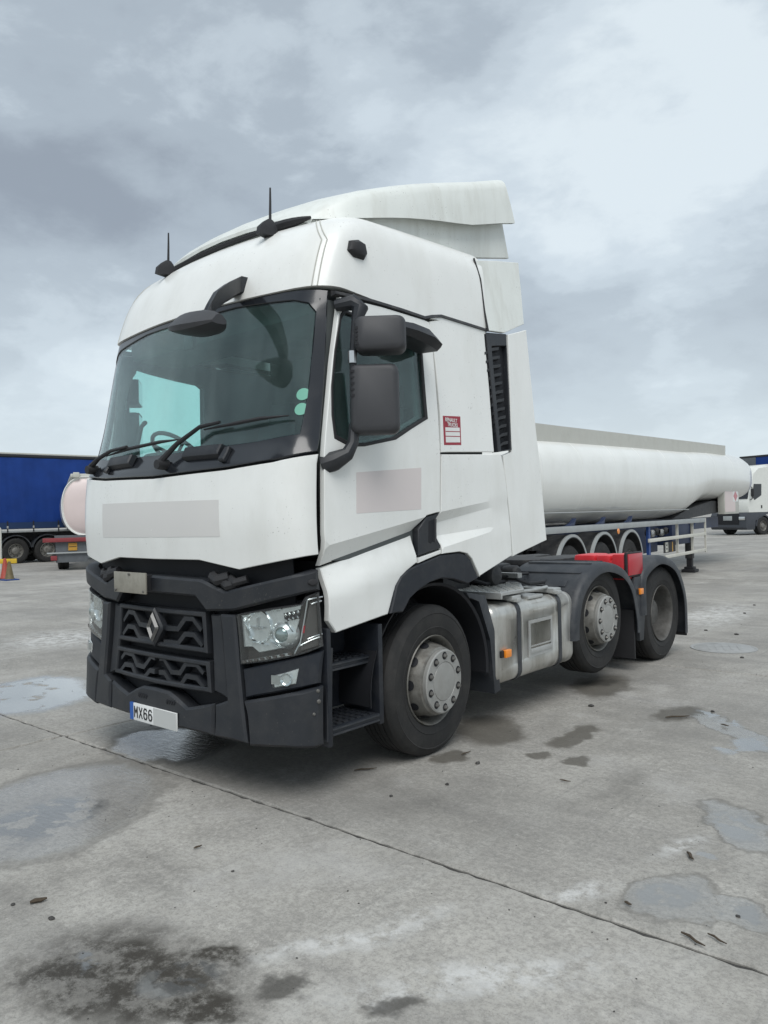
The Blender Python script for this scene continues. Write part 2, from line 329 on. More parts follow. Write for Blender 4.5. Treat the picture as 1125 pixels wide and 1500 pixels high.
# ------------------------------------------------------------------ concrete yard
def concrete():
    m = bpy.data.materials.new('yard_concrete'); m.use_nodes = True; t = m.node_tree; p = t.nodes['Principled BSDF']
    L = t.links.new
    g = t.nodes.new('ShaderNodeNewGeometry'); pos = g.outputs['Position']
    def noise(scale, det=6, rough=.6, vec=None, dist=0):
        n = t.nodes.new('ShaderNodeTexNoise'); n.inputs['Scale'].default_value = scale; n.inputs['Detail'].default_value = det
        n.inputs['Roughness'].default_value = rough; n.inputs['Distortion'].default_value = dist
        L(vec or pos, n.inputs['Vector']); return n
    def ramp(v, a, b, lo=0., hi=1., smooth=True):
        r = t.nodes.new('ShaderNodeMapRange'); r.inputs['From Min'].default_value = a; r.inputs['From Max'].default_value = b
        r.inputs['To Min'].default_value = lo; r.inputs['To Max'].default_value = hi
        if smooth: r.interpolation_type = 'SMOOTHSTEP'
        L(v, r.inputs['Value']); return r.outputs[0]
    def math_(op, a, b=None, c=None):
        n = t.nodes.new('ShaderNodeMath'); n.operation = op
        for i, v in enumerate((a, b, c)):
            if v is None: continue
            if isinstance(v, (int, float)): n.inputs[i].default_value = v
            else: L(v, n.inputs[i])
        return n.outputs[0]
    def mix(f, a, b):
        n = t.nodes.new('ShaderNodeMixRGB')
        for i, v in enumerate((f, a, b)):
            if isinstance(v, tuple): n.inputs[i].default_value = (*v, 1)
            elif isinstance(v, (int, float)): n.inputs[i].default_value = v if i == 0 else (v, v, v, 1)
            else: L(v, n.inputs[i])
        return n.outputs[0]
    # warped position for natural outlines
    wn = noise(1.7, 5, .6); wn2 = noise(9, 4, .6)
    sc = t.nodes.new('ShaderNodeVectorMath'); sc.operation = 'MULTIPLY_ADD'
    L(wn.outputs['Color'], sc.inputs[0]); sc.inputs[1].default_value = (.42, .42, 0); L(pos, sc.inputs[2])
    sc2 = t.nodes.new('ShaderNodeVectorMath'); sc2.operation = 'MULTIPLY_ADD'
    L(wn2.outputs['Color'], sc2.inputs[0]); sc2.inputs[1].default_value = (.15, .15, 0); L(sc.outputs[0], sc2.inputs[2])
    sb = t.nodes.new('ShaderNodeVectorMath'); sb.operation = 'SUBTRACT'; L(sc2.outputs[0], sb.inputs[0]); sb.inputs[1].default_value = (.285, .285, 0)
    wp = sb.outputs[0]
    def ell(e, inner=.75, outer=1.05, src=None):
        cx, cy, a, b, c, d = e
        outp = []
        for (i, j) in ((a, b), (c, d)):
            dt = t.nodes.new('ShaderNodeVectorMath'); dt.operation = 'DOT_PRODUCT'; L(src or wp, dt.inputs[0]); dt.inputs[1].default_value = (i, j, 0)
            k = math_('SUBTRACT', dt.outputs['Value'], i*cx+j*cy); outp.append(math_('MULTIPLY', k, k))
        return ramp(math_('SQRT', math_('ADD', outp[0], outp[1])), outer, inner)
    def union(ms):
        r = ms[0]
        for x in ms[1:]: r = math_('MAXIMUM', r, x)
        return r
    wet = union([ell(e, .80, 1.0) for e in WET]); rimd = union([ell(e, .97, 1.12) for e in WET]); water = union([ell(e, .55, .95) for e in WATER])
    # standing water breaks up into flecks
    fl = noise(5.5, 7, .62); water = math_('MULTIPLY', water, ramp(fl.outputs['Fac'], .43, .50))
    pool = math_('MULTIPLY', union([ell(e, .70, 1.0) for e in POOL]), ramp(noise(3.2, 8, .6).outputs['Fac'], .36, .43)); water = math_('MAXIMUM', water, pool)
    soft = union([ell(e, .2, 1.2) for e in SOFT]); damp = union([ell(e, .62, 1.05) for e in DAMP]); oil = union([ell(e, .45, 1.05) for e in OIL]); grime = union([ell(e, .35, 1.1) for e in GRIME])
    chalk = union([ell(e, .1, 1.1) for e in CHALK])
    # base concrete
    big = noise(.55, 8, .62); mid = noise(3.1, 10, .72); fine = noise(30, 9, .82); grit = noise(150, 4, .75)
    mp = t.nodes.new('ShaderNodeMapping'); mp.inputs['Scale'].default_value = (.35, 2.3, 1); mp.inputs['Rotation'].default_value = (0, 0, R(62)); L(pos, mp.inputs[0])
    streak = noise(1.1, 7, .65, mp.outputs[0])
    mp2 = t.nodes.new('ShaderNodeMapping'); mp2.inputs['Scale'].default_value = (3.2, .22, 1); L(pos, mp2.inputs[0])
    tracks = noise(.8, 6, .6, mp2.outputs[0])
    oi = t.nodes.new('ShaderNodeObjectInfo')
    c = mix(ramp(big.outputs['Fac'], .3, .7), (0.263, 0.251, 0.225), (0.405, 0.389, 0.354))
    c = mix(math_('MULTIPLY', ramp(mid.outputs['Fac'], .44, .72), .55), c, (0.472, 0.456, 0.418))
    c = mix(math_('MULTIPLY', ramp(mid.outputs['Fac'], .52, .28), .45), c, (0.203, 0.195, 0.180))
    c = mix(math_('MULTIPLY', ramp(streak.outputs['Fac'], .50, .30), .5), c, (0.195, 0.187, 0.174))
    c = mix(math_('MULTIPLY', ramp(tracks.outputs['Fac'], .52, .70), .35), c, (0.472, 0.463, 0.429))
    c = mix(math_('MULTIPLY', math_('MULTIPLY', ramp(noise(9, 13, .84).outputs['Fac'], .48, .38), ramp(noise(.9, 5, .6).outputs['Fac'], .40, .70)), .34), c, (0.173, 0.165, 0.151))
    c = mix(math_('MULTIPLY', math_('MULTIPLY', ramp(noise(15, 13, .86).outputs['Fac'], .53, .64), ramp(noise(1.3, 5, .6).outputs['Fac'], .40, .62)), .75), c, (0.531, 0.512, 0.472))
    c = mix(math_('MULTIPLY', ramp(fine.outputs['Fac'], .56, .40), .42), c, (0.135, 0.129, 0.120))
    c = mix(math_('MULTIPLY', ramp(grit.outputs['Fac'], .62, .74), .45), c, (0.674, 0.649, 0.603))
    c = mix(math_('MULTIPLY', ramp(grit.outputs['Fac'], .40, .28), .55), c, (0.074, 0.071, 0.067))
    mp4 = t.nodes.new('ShaderNodeMapping'); mp4.inputs['Scale'].default_value = (22, .35, 1); mp4.inputs['Rotation'].default_value = (0, 0, R(4)); L(pos, mp4.inputs[0])
    c = mix(math_('MULTIPLY', ramp(noise(1.0, 5, .65, mp4.outputs[0]).outputs['Fac'], .57, .72), .30), c, (0.140, 0.139, 0.133))
    c = mix(math_('MULTIPLY', ramp(noise(.42, 7, .6).outputs['Fac'], .56, .36), .38), c, (.17, .165, .155))
    c = mix(math_('MULTIPLY', ramp(noise(.85, 9, .7).outputs['Fac'], .52, .70), .40), c, (.47, .46, .44))
    speck = noise(85, 4, .75)
    c = mix(math_('MULTIPLY', ramp(speck.outputs['Fac'], .47, .34), .40), c, (0.121, 0.121, 0.116))
    c = mix(math_('MULTIPLY', ramp(speck.outputs['Fac'], .56, .70), .38), c, (0.465, 0.468, 0.451))
    tint = math_('MULTIPLY_ADD', oi.outputs['Random'], .10, .95)
    tm = t.nodes.new('ShaderNodeVectorMath'); tm.operation = 'SCALE'; L(c, tm.inputs[0]); L(tint, tm.inputs['Scale']); c = tm.outputs[0]
    brk = ramp(noise(7, 14, .80).outputs['Fac'], .42, .56)
    c = mix(math_('MULTIPLY', math_('MULTIPLY', chalk, .72), ramp(noise(8, 12, .80).outputs['Fac'], .42, .58)), c, (.60, .60, .585))
    c = mix(math_('MULTIPLY', soft, math_('MULTIPLY_ADD', brk, .25, .10)), c, (.10, .096, .088))
    c = mix(math_('MULTIPLY', damp, .74), c, (.066, .058, .044))
    c = mix(math_('MULTIPLY', grime, math_('MULTIPLY_ADD', brk, .48, .48)), c, (.028, .023, .016))
    c = mix(math_('MULTIPLY', oil, .75), c, (.032, .029, .024))
    c = mix(math_('MULTIPLY', math_('SUBTRACT', rimd, math_('MULTIPLY', wet, .6)), .50), c, (.10, .095, .086))
    c = mix(math_('MULTIPLY', wet, .18), c, (.10, .10, .095))
    c = mix(math_('MULTIPLY', water, .70), c, (.12, .124, .125))
    L(c, p.inputs['Base Color'])
    # gloss
    r = math_('MULTIPLY_ADD', mid.outputs['Fac'], .2, .68)
    wr = math_('MULTIPLY_ADD', ramp(noise(16, 6, .65).outputs['Fac'], .40, .62), .20, .07)
    r = mix(wet, r, wr); r = mix(math_('MULTIPLY', damp, .5), r, .5); r = mix(math_('MULTIPLY', grime, .5), r, .4); r = mix(water, r, .035)
    L(r, p.inputs['Roughness'])
    L(math_('MAXIMUM', water, math_('MULTIPLY', wet, .45)), p.inputs['Coat Weight']); p.inputs['Coat Roughness'].default_value = .03; p.inputs['Coat IOR'].default_value = 1.4
    p.inputs['Specular IOR Level'].default_value = .5
    # relief: smooth under water, wind-wrinkled film where wet, grainy where dry
    h = math_('ADD', math_('MULTIPLY', fine.outputs['Fac'], .40), math_('MULTIPLY', grit.outputs['Fac'], .45))
    h = math_('ADD', h, math_('MULTIPLY', mid.outputs['Fac'], .8))
    dry = math_('SUBTRACT', 1, math_('MAXIMUM', water, math_('MULTIPLY', wet, .80)))
    b1 = t.nodes.new('ShaderNodeBump'); b1.inputs['Distance'].default_value = .006; L(h, b1.inputs['Height'])
    L(math_('MULTIPLY', dry, .75), b1.inputs['Strength'])
    mp3 = t.nodes.new('ShaderNodeMapping'); mp3.inputs['Scale'].default_value = (7, 26, 1); mp3.inputs['Rotation'].default_value = (0, 0, R(-38)); L(pos, mp3.inputs[0])
    rp = noise(1.6, 5, .6, mp3.outputs[0])
    b2 = t.nodes.new('ShaderNodeBump'); b2.inputs['Distance'].default_value = .006; L(rp.outputs['Fac'], b2.inputs['Height'])
    L(math_('MULTIPLY', math_('SUBTRACT', wet, math_('MULTIPLY', math_('MULTIPLY', water, wet), .6)), .60), b2.inputs['Strength']); L(b1.outputs[0], b2.inputs['Normal'])
    L(b2.outputs[0], p.inputs['Normal'])
    b3 = t.nodes.new('ShaderNodeBump'); b3.inputs['Distance'].default_value = .006; L(rp.outputs['Fac'], b3.inputs['Height'])
    L(math_('MULTIPLY', math_('SUBTRACT', wet, math_('MULTIPLY', math_('MULTIPLY', water, wet), .6)), .45), b3.inputs['Strength']); L(b3.outputs[0], p.inputs['Coat Normal'])
    return m
# each: centre x, y and the inverse of its two half-axes (metres)
WET = [(0.001,-0.678,0.795,1.402,-1.349,0.276), (-0.532,0.402,1.190,2.138,-1.772,1.346), (2.653,3.032,5.042,4.014,1.830,3.702), (3.144,1.351,5.340,2.592,0.215,4.053), (3.143,0.398,3.960,2.445,-4.109,3.158), (3.401,0.448,7.777,3.264,-3.036,6.382)]
POOL = [(-3.025,0.590,0.661,1.475,-0.985,0.372)]
WATER = [(2.407,3.378,5.888,6.248,2.211,8.084), (2.734,2.747,4.387,2.217,-4.744,2.481), (3.126,1.359,5.530,2.541,-0.654,4.811), (3.137,0.415,4.813,2.944,-5.892,4.871), (3.394,0.455,8.951,3.758,-6.296,8.048), (3.130,0.869,9.365,8.399,-4.822,14.237), (0.105,-0.788,0.765,2.443,-2.690,0.116), (1.973,-1.179,2.704,5.089,-5.229,5.244), (1.628,-1.382,6.288,15.569,-8.274,3.165)]
SOFT = [(1.138,-0.819,1.951,3.908,-2.507,1.736), (0.552,0.465,1.174,1.529,-1.913,1.993), (0.907,-1.206,0.995,3.007,4.943,0.142), (2.377,1.520,1.024,1.893,-8.301,0.833), (1.882,-1.328,0.499,2.035,-1.922,2.105), (1.734,0.632,2.061,1.008,4.226,-3.604)]
DAMP = [(1.131,2.085,2.808,1.959,-1.438,1.542), (1.735,2.323,4.380,1.901,5.832,-1.765), (1.745,1.778,8.023,3.613,7.041,-7.460), (2.026,1.809,7.920,3.093,6.246,-8.460), (1.167,3.942,2.565,1.341,-1.417,1.268), (1.268,1.373,5.769,5.737,-6.214,3.116), (2.093,3.305,3.321,1.627,-3.610,2.846)]
OIL = [(2.337,-1.002,4.873,7.347,-8.640,6.694), (2.689,-0.890,5.403,8.566,-10.632,8.075), (1.129,4.023,3.942,2.125,-3.766,3.289)]
GRIME = [(1.838,-1.260,1.011,1.981,-1.600,1.753), (1.729,-1.450,1.261,3.004,-2.833,2.796), (1.974,-1.013,2.728,5.861,-4.394,7.204), (2.166,-1.247,1.701,3.554,-5.776,6.347)]
CHALK = [(2.284,-0.633,1.623,1.028,7.023,-4.100), (2.818,-0.585,1.263,0.640,4.572,-3.752), (2.779,0.173,3.531,1.472,8.052,-6.847), (2.986,0.924,5.560,1.449,6.481,-4.244), (0.518,9.380,1.315,0.375,0.937,-0.319), (-6.212,2.457,0.469,0.864,0.774,-0.286)]
CON = concrete()
bm = B(); S_ = 900
vs = [bm.verts.new(v) for v in ((-S_, -S_, -.02), (S_, -S_, -.02), (S_, S_, -.02), (-S_, S_, -.02))]; bm.faces.new(vs)
ground = tag(link('ground', bm, CON, sm=False), kind='structure')
def slab_mesh(wd, ln, seed):
    rn = random.Random(seed); bm = B(); c = .007; g = .009; n = 110
    base = []
    for (ax, ay), (bx, by) in (((-1, -1), (1, -1)), ((1, -1), (1, 1)), ((1, 1), (-1, 1)), ((-1, 1), (-1, -1))):
        for k in range(n):
            t = k/n; x, y = (ax+(bx-ax)*t)*(wd/2-g), (ay+(by-ay)*t)*(ln/2-g)
            q = rn.gauss(0, .0018)+(abs(rn.gauss(0, .010)) if rn.random() < .035 else 0); q = max(q, -.006)
            base.append((x, y, q, c*(1+abs(rn.gauss(0, .8))), (ay if ax != bx else 0), (ax if ay != by else 0)))
    lo, md, hi = [], [], []
    for x, y, q, cc, ny, nx in base:
        lo.append(bm.verts.new((x-nx*q, y-ny*q, -.05))); md.append(bm.verts.new((x-nx*q, y-ny*q, -cc*.8))); hi.append(bm.verts.new((x-nx*(q+cc), y-ny*(q+cc), 0)))
    bm.faces.new(hi)
    m_ = len(lo)
    for a, b in ((lo, md), (md, hi)):
        for k in range(m_): bm.faces.new((a[k], a[(k+1) % m_], b[(k+1) % m_], b[k]))
    me = bpy.data.meshes.new('slab'); bm.to_mesh(me); bm.free(); me.materials.append(CON); return me
SW, SL = 5.25, 5.08
SM = [slab_mesh(SW, SL, k) for k in range(4)]; PSI = .006
for i in range(-13, 3):
    for j in range(-2, 13):
        cx, cy = -1.365+(i+.5)*SW, .062+(j+.5)*SL
        d = Vector((cx-4.34, cy+2.8)); fwd = d.x*_F.x+d.y*_F.y; lat = d.x*_R.x+d.y*_R.y
        if fwd < -4 or abs(lat) > abs(fwd)*.52+5.5: continue          # out of view
        o = bpy.data.objects.new('slab', SM[(i*3+j*5) % 4]); COL.objects.link(o); o.parent = ground
        o.location = (cx, cy+PSI*cx, random.uniform(-.0015, .0015)); o.rotation_euler = (random.uniform(-.0006, .0006), random.uniform(-.0006, .0006), PSI)

for i in range(-13, 4):
    bm = B(); x = -1.365+i*SW; bb(bm, x-.03, x+.03, -10, 66, -.045, -.013); o = link('joint_filler', bm, MT['jointdirt'], ground, sm=False); o.rotation_euler = (0, 0, PSI*0)
for j in range(-2, 14):
    bm = B(); y = .062+j*SL; bb(bm, -70, 15, -.03, .03, -.044, -.012); o = link('joint_filler', bm, MT['jointdirt'], ground, sm=False); o.location = (0, y, 0); o.rotation_euler = (0, 0, PSI)

# ------------------------------------------------------------------ tractor unit: body surfaces (metres, x to its left, y back from the nose)
TRUCK = thing('tractor_truck', 'white sleeper cab tractor unit with black grille, parked alone in front', 'truck')
def xs(y):
    t = min(max((y-.3)/1.3, 0), 1); return 1.21+.04*t*(2-t)
PX = [0, .3, .56, .83, 1.0, 1.08, 1.14, 1.17, 1.18]; PY = [0, .01, .035, .075, .11, .145, .20, .26, .33]
BZ = [.2, .31, .55, 1.05, 1.3, 1.6, 1.95, 2.03, 2.95, 3.1, 3.25, 3.36, 3.44, 3.50, 3.54, 3.555]; BY = [-.03, -.03, -.02, 0, -.01, -.03, -.005, .05, .255, .295, .345, .405, .475, .56, .655, .765]
IZ = [2.0, 2.93, 3.1, 3.25, 3.40, 3.48, 3.53, 3.555]; IV = [0, .045, .055, .066, .09, .135, .205, .32]
def inset(z): return pchip(z, IZ, IV)
def yfront(x, z):
    b = pchip(z, BZ, BY); hw = xs(b+.33)-inset(z)
    return b+pchip(min(abs(x)*1.18/hw, 1.18), PX, PY)
def half_width(z): return xs(pchip(z, BZ, BY)+.33)-inset(z)
_KX = 1.225/1.18; _AX = [1.225*(1-(1-k/120)**1.6) for k in range(121)]; _AS = [0]
for _k in range(120): _AS.append(_AS[-1]+math.hypot(_AX[_k+1]-_AX[_k], pchip(_AX[_k+1]/_KX, PX, PY)-pchip(_AX[_k]/_KX, PX, PY)))
def arc(x): return math.copysign(interp(min(abs(x), 1.225), _AX, _AS), x)
def unarc(u): return math.copysign(interp(abs(u), _AS, _AX), u)
def FS(x, z, d=0):
    e = .01; hwz = half_width(z); x = max(-hwz, min(hwz, x))
    xa, xb = min(x+e, hwz), max(x-e, -hwz)
    gx = (yfront(xa, z)-yfront(xb, z))/(xa-xb); gx = max(-3, min(3, gx)); gz = (yfront(x, z+e)-yfront(x, z-e))/(2*e)
    n = Vector((-gx, 1, -gz)).normalized()
    return Vector((x, yfront(x, z), z))+n*d
def SS(y, z, d=0): return Vector((xs(y)-inset(z)-d, y, z))
def inside(p, poly):
    c = False; n = len(poly)
    for i in range(n):
        a, b = poly[i], poly[(i+1) % n]
        if (a[1] > p[1]) != (b[1] > p[1]) and p[0] < (b[0]-a[0])*(p[1]-a[1])/(b[1]-a[1])+a[0]: c = not c
    return c
def segdist(p, a, b):
    d = (b[0]-a[0], b[1]-a[1]); l2 = d[0]**2+d[1]**2
    t = 0 if l2 == 0 else max(0, min(1, ((p[0]-a[0])*d[0]+(p[1]-a[1])*d[1])/l2))
    return math.hypot(p[0]-a[0]-t*d[0], p[1]-a[1]-t*d[1])
def panel(name, outer, surf, m, parent=TRUCK, holes=(), d=0, thick=.02, step=.09, cham=.004, mirror=False, ang=35, mi=0, lines=(), gap=.0028):
    """sheet with rounded rim: outline and holes in surface coordinates, laid on surf at depth d; lines are kept as mesh edges"""
    if surf is FS:                                   # mesh in arc length across the rounded nose
        outer = [(arc(x), z) for x, z in outer]; holes = [[(arc(x), z) for x, z in h] for h in holes]
        surf = lambda u, z, d=0: FS(unarc(u), z, d)
    P2 = []; E2 = []; segs = []
    def poly(lp, closed=True):
        idx = []
        for i in range(len(lp) if closed else len(lp)-1):
            a, b = lp[i], lp[(i+1) % len(lp)]; k = max(1, math.ceil(math.hypot(b[0]-a[0], b[1]-a[1])/step)); segs.append((a, b))
            for q in range(k): idx.append(len(P2)); P2.append(Vector((a[0]+(b[0]-a[0])*q/k, a[1]+(b[1]-a[1])*q/k)))
        if not closed: idx.append(len(P2)); P2.append(Vector(lp[-1]))
        for i in range(len(idx) if closed else len(idx)-1): E2.append((idx[i], idx[(i+1) % len(idx)]))
    for lp in [outer]+list(holes): poly(lp)
    for lp in lines: poly(lp, False)
    u0, u1 = min(p[0] for p in outer), max(p[0] for p in outer); v0, v1 = min(p[1] for p in outer), max(p[1] for p in outer)
    nu, nv = max(1, round((u1-u0)/step)), max(1, round((v1-v0)/step))
    for i in range(1, nu):
        for j in range(1, nv):
            p = (u0+(u1-u0)*i/nu, v0+(v1-v0)*j/nv)
            if inside(p, outer) and not any(inside(p, h) for h in holes) and min(segdist(p, a, b) for a, b in segs) > step*.4: P2.append(Vector(p))
    ov, oe, of = mg.delaunay_2d_cdt(P2, E2, [], 2, 1e-5)[:3]
    bm = B(); bv = [bm.verts.new((v.x, v.y, 0)) for v in ov]
    for f in of:
        c = sum((ov[i] for i in f), Vector((0, 0)))/len(f)
        if inside(c, outer) and not any(inside(c, h) for h in holes):
            try: bm.faces.new([bv[i] for i in f])
            except ValueError: pass
    for v in [v for v in bm.verts if not v.link_faces]: bm.verts.remove(v)
    bm.normal_update()
    bm.verts.ensure_lookup_table(); bm.verts.index_update()
    faces = [[v.index for v in f.verts] for f in bm.faces]
    # outward 2D normals on the rim
    rim = {}
    bedges = []
    for e in bm.edges:
        if len(e.link_faces) == 1:
            f = e.link_faces[0]; c = f.calc_center_median(); a, b = e.verts
            t = (b.co-a.co); nrm = Vector((t.y, -t.x, 0))
            if nrm.length < 1e-9: continue
            nrm.normalize()
            if nrm.dot(a.co-c) < 0: nrm = -nrm
            for v in (a, b): rim[v.index] = rim.get(v.index, Vector())+nrm
            bedges.append((a.index, b.index))
    co = [v.co.copy() for v in bm.verts]; bm.free()
    out_v = []; out_f = []
    if thick < .012: gap = 0
    off = {i: (n.normalized() if n.length > 1e-6 else Vector()) for i, n in rim.items()}
    for i, p in enumerate(co):
        o_ = off.get(i); q = p-o_*(cham+gap) if o_ else p; out_v.append(surf(q.x, q.y, d))
    nb = len(co)
    for f in faces: out_f.append(f)
    m1 = {}; m2 = {}
    for i, nrm in rim.items():
        n_ = -off[i]*gap
        m1[i] = len(out_v); out_v.append(surf(co[i].x+n_.x, co[i].y+n_.y, d+cham))
        m2[i] = len(out_v); out_v.append(surf(co[i].x+n_.x, co[i].y+n_.y, d+thick))
    bi = {}
    for i in range(nb):
        if i in m2: bi[i] = m2[i]
        else: bi[i] = len(out_v); out_v.append(surf(co[i].x, co[i].y, d+thick))
    for f in faces: out_f.append([bi[i] for i in f][::-1])
    for a, b in bedges:
        out_f.append([a, b, m1[b], m1[a]]); out_f.append([m1[a], m1[b], m2[b], m2[a]])
    res = []
    for s in ((1, -1) if mirror else (1,)):
        bm = B(); vv = [bm.verts.new((p.x*s, p.y, p.z)) for p in out_v]
        for f in out_f:
            try: bm.faces.new([vv[i] for i in f]).material_index = mi
            except ValueError: pass
        res.append(link(name, bm, m, parent[0 if s == 1 else 1] if isinstance(parent, tuple) else parent, ang))
    return res if mirror else res[0]
def sym(half):
    """right half outline, first and last point on the centre line -> closed outline"""
    h = list(half); h[0] = (0, h[0][1]); h[-1] = (0, h[-1][1])
    return h+[(-x, z) for x, z in h[-2:0:-1]]
def both(fn):
    for s in (1, -1): fn(s)

# ------------------------------------------------------------------ front of the cab
hood = panel('front_panel', sym([(0.077,1.895), (0.676,1.915), (1.026,1.942), (1.207,1.985), (1.207,1.409), (0.774,1.325), (0.449,1.377), (0.066,1.375)]), FS, MT['white'], thick=.03, step=.06)
# plain pale patch made up in place of the panel's blurred lettering
panel('blurred_decal', [(-0.685,1.751), (0.640,1.739), (0.646,1.521), (-0.685,1.516)], FS, MT['decal2'], d=-.0015, thick=.001, cham=.0004)
# windscreen
SUR_IN = sym([(-0.266,2.939), (0.502,2.951), (0.813,2.931), (0.965,2.918), (1.062,2.888), (1.108,2.830), (1.118,2.567), (1.125,2.321), (1.121,2.105), (0.823,2.077), (0.424,2.065), (0.010,2.055)])
panel('windscreen_surround', sym([(-0.347,3.000), (0.398,3.016), (0.797,2.995), (1.106,2.976), (1.146,2.969), (1.169,2.651), (1.191,2.242), (1.204,1.999), (1.027,1.955), (0.676,1.927), (0.077,1.908)]), FS, MT['frit'], holes=[SUR_IN], d=.004, thick=.03, step=.06)
ws = panel('windscreen', SUR_IN, FS, MT['screen'], d=.012, thick=.005, step=.06, cham=.001)
for c in ((441, 576), (438, 598)): pass
def disc_on(name, c, r, surf, m, parent, d, n=20):
    pts = [(c[0]+r*math.cos(2*math.pi*k/n), c[1]+r*math.sin(2*math.pi*k/n)) for k in range(n)]
    return panel(name, pts, surf, m, parent, d=d, thick=.001, cham=.0003)
disc_on('windscreen_sticker', (1.101,2.338), .036, FS, MT['greensticker'], ws, .0105)
disc_on('windscreen_sticker', (1.104,2.250), .036, FS, MT['greensticker'], ws, .0105)
# cowl blocks below the glass
for a in (((.30, 1.985), (.62, 2.065)), ((-.62, 1.985), (-.30, 2.065))):
    panel('cowl_block', [a[0], (a[1][0], a[0][1]), a[1], (a[0][0], a[1][1])], FS, MT['plastic'], d=-.05, thick=.05, cham=.012)
    xx = a[1][0]+.03 if a[0][0] > 0 else a[0][0]-.03
    panel('washer_nozzle', [(xx-.02, 1.96), (xx+.03, 1.96), (xx+.02, 2.05), (xx-.02, 2.05)], FS, MT['plastic'], d=-.03, thick=.03, cham=.008)
def wiper(name, pts, blade):
    bm = B(); P = [FS(x, z, -.045) for x, z in pts]
    tube(bm, P, [.022, .016, .013, .010][:len(P)] if len(P) <= 4 else .014, 8)
    o = link(name, bm, MT['rubber'], TRUCK)
    bm = B(); Q = [FS(x, z, -.03) for x, z in blade]; tube(bm, Q, [.004]+[.012]*(len(Q)-2)+[.004], 6); link('wiper_blade', bm, MT['rubber'], o)
    bm = B(); lathe(bm, [(0, -.06), (.03, -.06), (.034, -.02), (.034, .02)], 14, 'y', FS(pts[0][0], pts[0][1], -.01)); link('wiper_pivot', bm, MT['rubber'], o)
wiper('windscreen_wiper', [(0.120,1.971), (0.210,2.090), (0.397,2.183), (0.566,2.198)], [(0.423,2.168), (0.688,2.185), (0.873,2.198), (1.062,2.200)])
wiper('windscreen_wiper', [(-.95, 2.0), (-.85, 2.07), (-.65, 2.11), (-.4, 2.12)], [(-.75, 2.085), (-.4, 2.11), (0, 2.125), (.2, 2.125)])

# lower front: dark backing, crossbar, grilles, pillars, bumper
panel('nose_backing', sym([(0, 1.40), (1.10, 1.42), (1.12, .95), (1.12, .40), (0, .36)]), FS, MT['dark'], d=.10, thick=.02)
panel('upper_crossbar', sym([(0.080,1.277), (0.471,1.266), (0.661,1.203), (0.765,1.224), (1.205,1.327), (1.206,1.208), (0.727,1.084), (0.498,1.071), (0.407,1.155), (0.025,1.160)]), FS, MT['plastic'], d=-.02, thick=.09, cham=.014, step=.06)
def onface(bm, x, z, d, prof, n=28):
    e = .01; a = math.atan2(yfront(x+e, z)-yfront(x-e, z), 2*e); a = max(-1.0, min(1.0, a))
    lathe(bm, prof, n, 'y'); M = Matrix.Translation(FS(x, z, d)) @ Matrix.Rotation(a, 4, 'Z')
    bmesh.ops.transform(bm, matrix=M, verts=bm.verts); return bm
def nose_cap(s):
    q = (1.192,1.257); bm = B(); onface(bm, s*q[0], q[1], -.020, [(.001, -.012), (.022, -.011), (.030, -.004), (.032, .006)], 18)
    z0 = q[1]
    for v in bm.verts: v.co.z = z0+(v.co.z-z0)*.62
    link('sensor_cap', bm, MT['rubber'], TRUCK)
both(nose_cap)
def latch(s):
    bm = B()
    for a, r in (((.60, .05, 1.28), .035), ((.68, .06, 1.25), .03), ((.74, .07, 1.27), .025)):
        tube(bm, [(s*(a[0]-.07), a[1], a[2]), (s*a[0], a[1]-.02, a[2]-.02), (s*(a[0]+.06), a[1]+.02, a[2])], r, 8)
    link('latch_unit', bm, MT['rubber'], TRUCK)
both(latch)
def grille(name, outer, lines, mats):
    g = panel(name, sym(outer), FS, MT['dark'], d=.062, thick=.01, step=.08)
    # rim
    def ringp(pts, k):
        cx = sum(p[0] for p in pts)/len(pts); cz = sum(p[1] for p in pts)/len(pts)
        hw = max(abs(p[0]) for p in pts); hh = (max(p[1] for p in pts)-min(p[1] for p in pts))/2
        return [(p[0]*(1-k/hw), cz+(p[1]-cz)*(1-k/hh)) for p in pts]
    so_ = sym(outer)
    panel('grille_frame', so_, FS, MT['plastic'], g, holes=[ringp(so_, .035)], d=-.008, thick=.07, cham=.008, step=.08)
    for ln in lines:
        for s in (1, -1):
            bm = B(); pts = [(s*x, z) for x, z in ln]
            T = .013
            rings = []
            for i, (x, z) in enumerate(pts):
                a = pts[max(i-1, 0)]; b = pts[min(i+1, len(pts)-1)]
                t = Vector((b[0]-a[0], b[1]-a[1])).normalized(); n = Vector((-t.y, t.x))*T*(1.0 if abs(t.y) > .45 else 1.25)
                rings.append([FS(x+n.x, z+n.y, .0), FS(x-n.x*.9, z-n.y*.9, .002), FS(x-n.x*1.3, z-n.y*1.3, .062), FS(x+n.x, z+n.y, .062)])
            loft(bm, rings); link('grille_bar', bm, MT['plastic'], g)
    return g
g1 = grille('upper_grille', [(0.022,1.065), (0.481,1.066), (0.501,0.815), (0.038,0.818)],
    [[(0.068,0.942), (0.117,0.940), (0.215,0.943), (0.289,1.013), (0.362,1.015), (0.437,0.950)],
     [(0.070,0.850), (0.119,0.852), (0.217,0.853), (0.287,0.917), (0.371,0.918), (0.447,0.857)]], None)
g2 = grille('lower_grille', [(0.037,0.774), (0.519,0.772), (0.540,0.585), (0.041,0.578)],
    [[(0.025,0.742), (0.072,0.743), (0.155,0.670), (0.244,0.674), (0.298,0.735), (0.399,0.741), (0.461,0.693)],
     [(0.024,0.655), (0.081,0.657), (0.149,0.603), (0.255,0.602), (0.307,0.662), (0.404,0.659), (0.469,0.609)]], None)
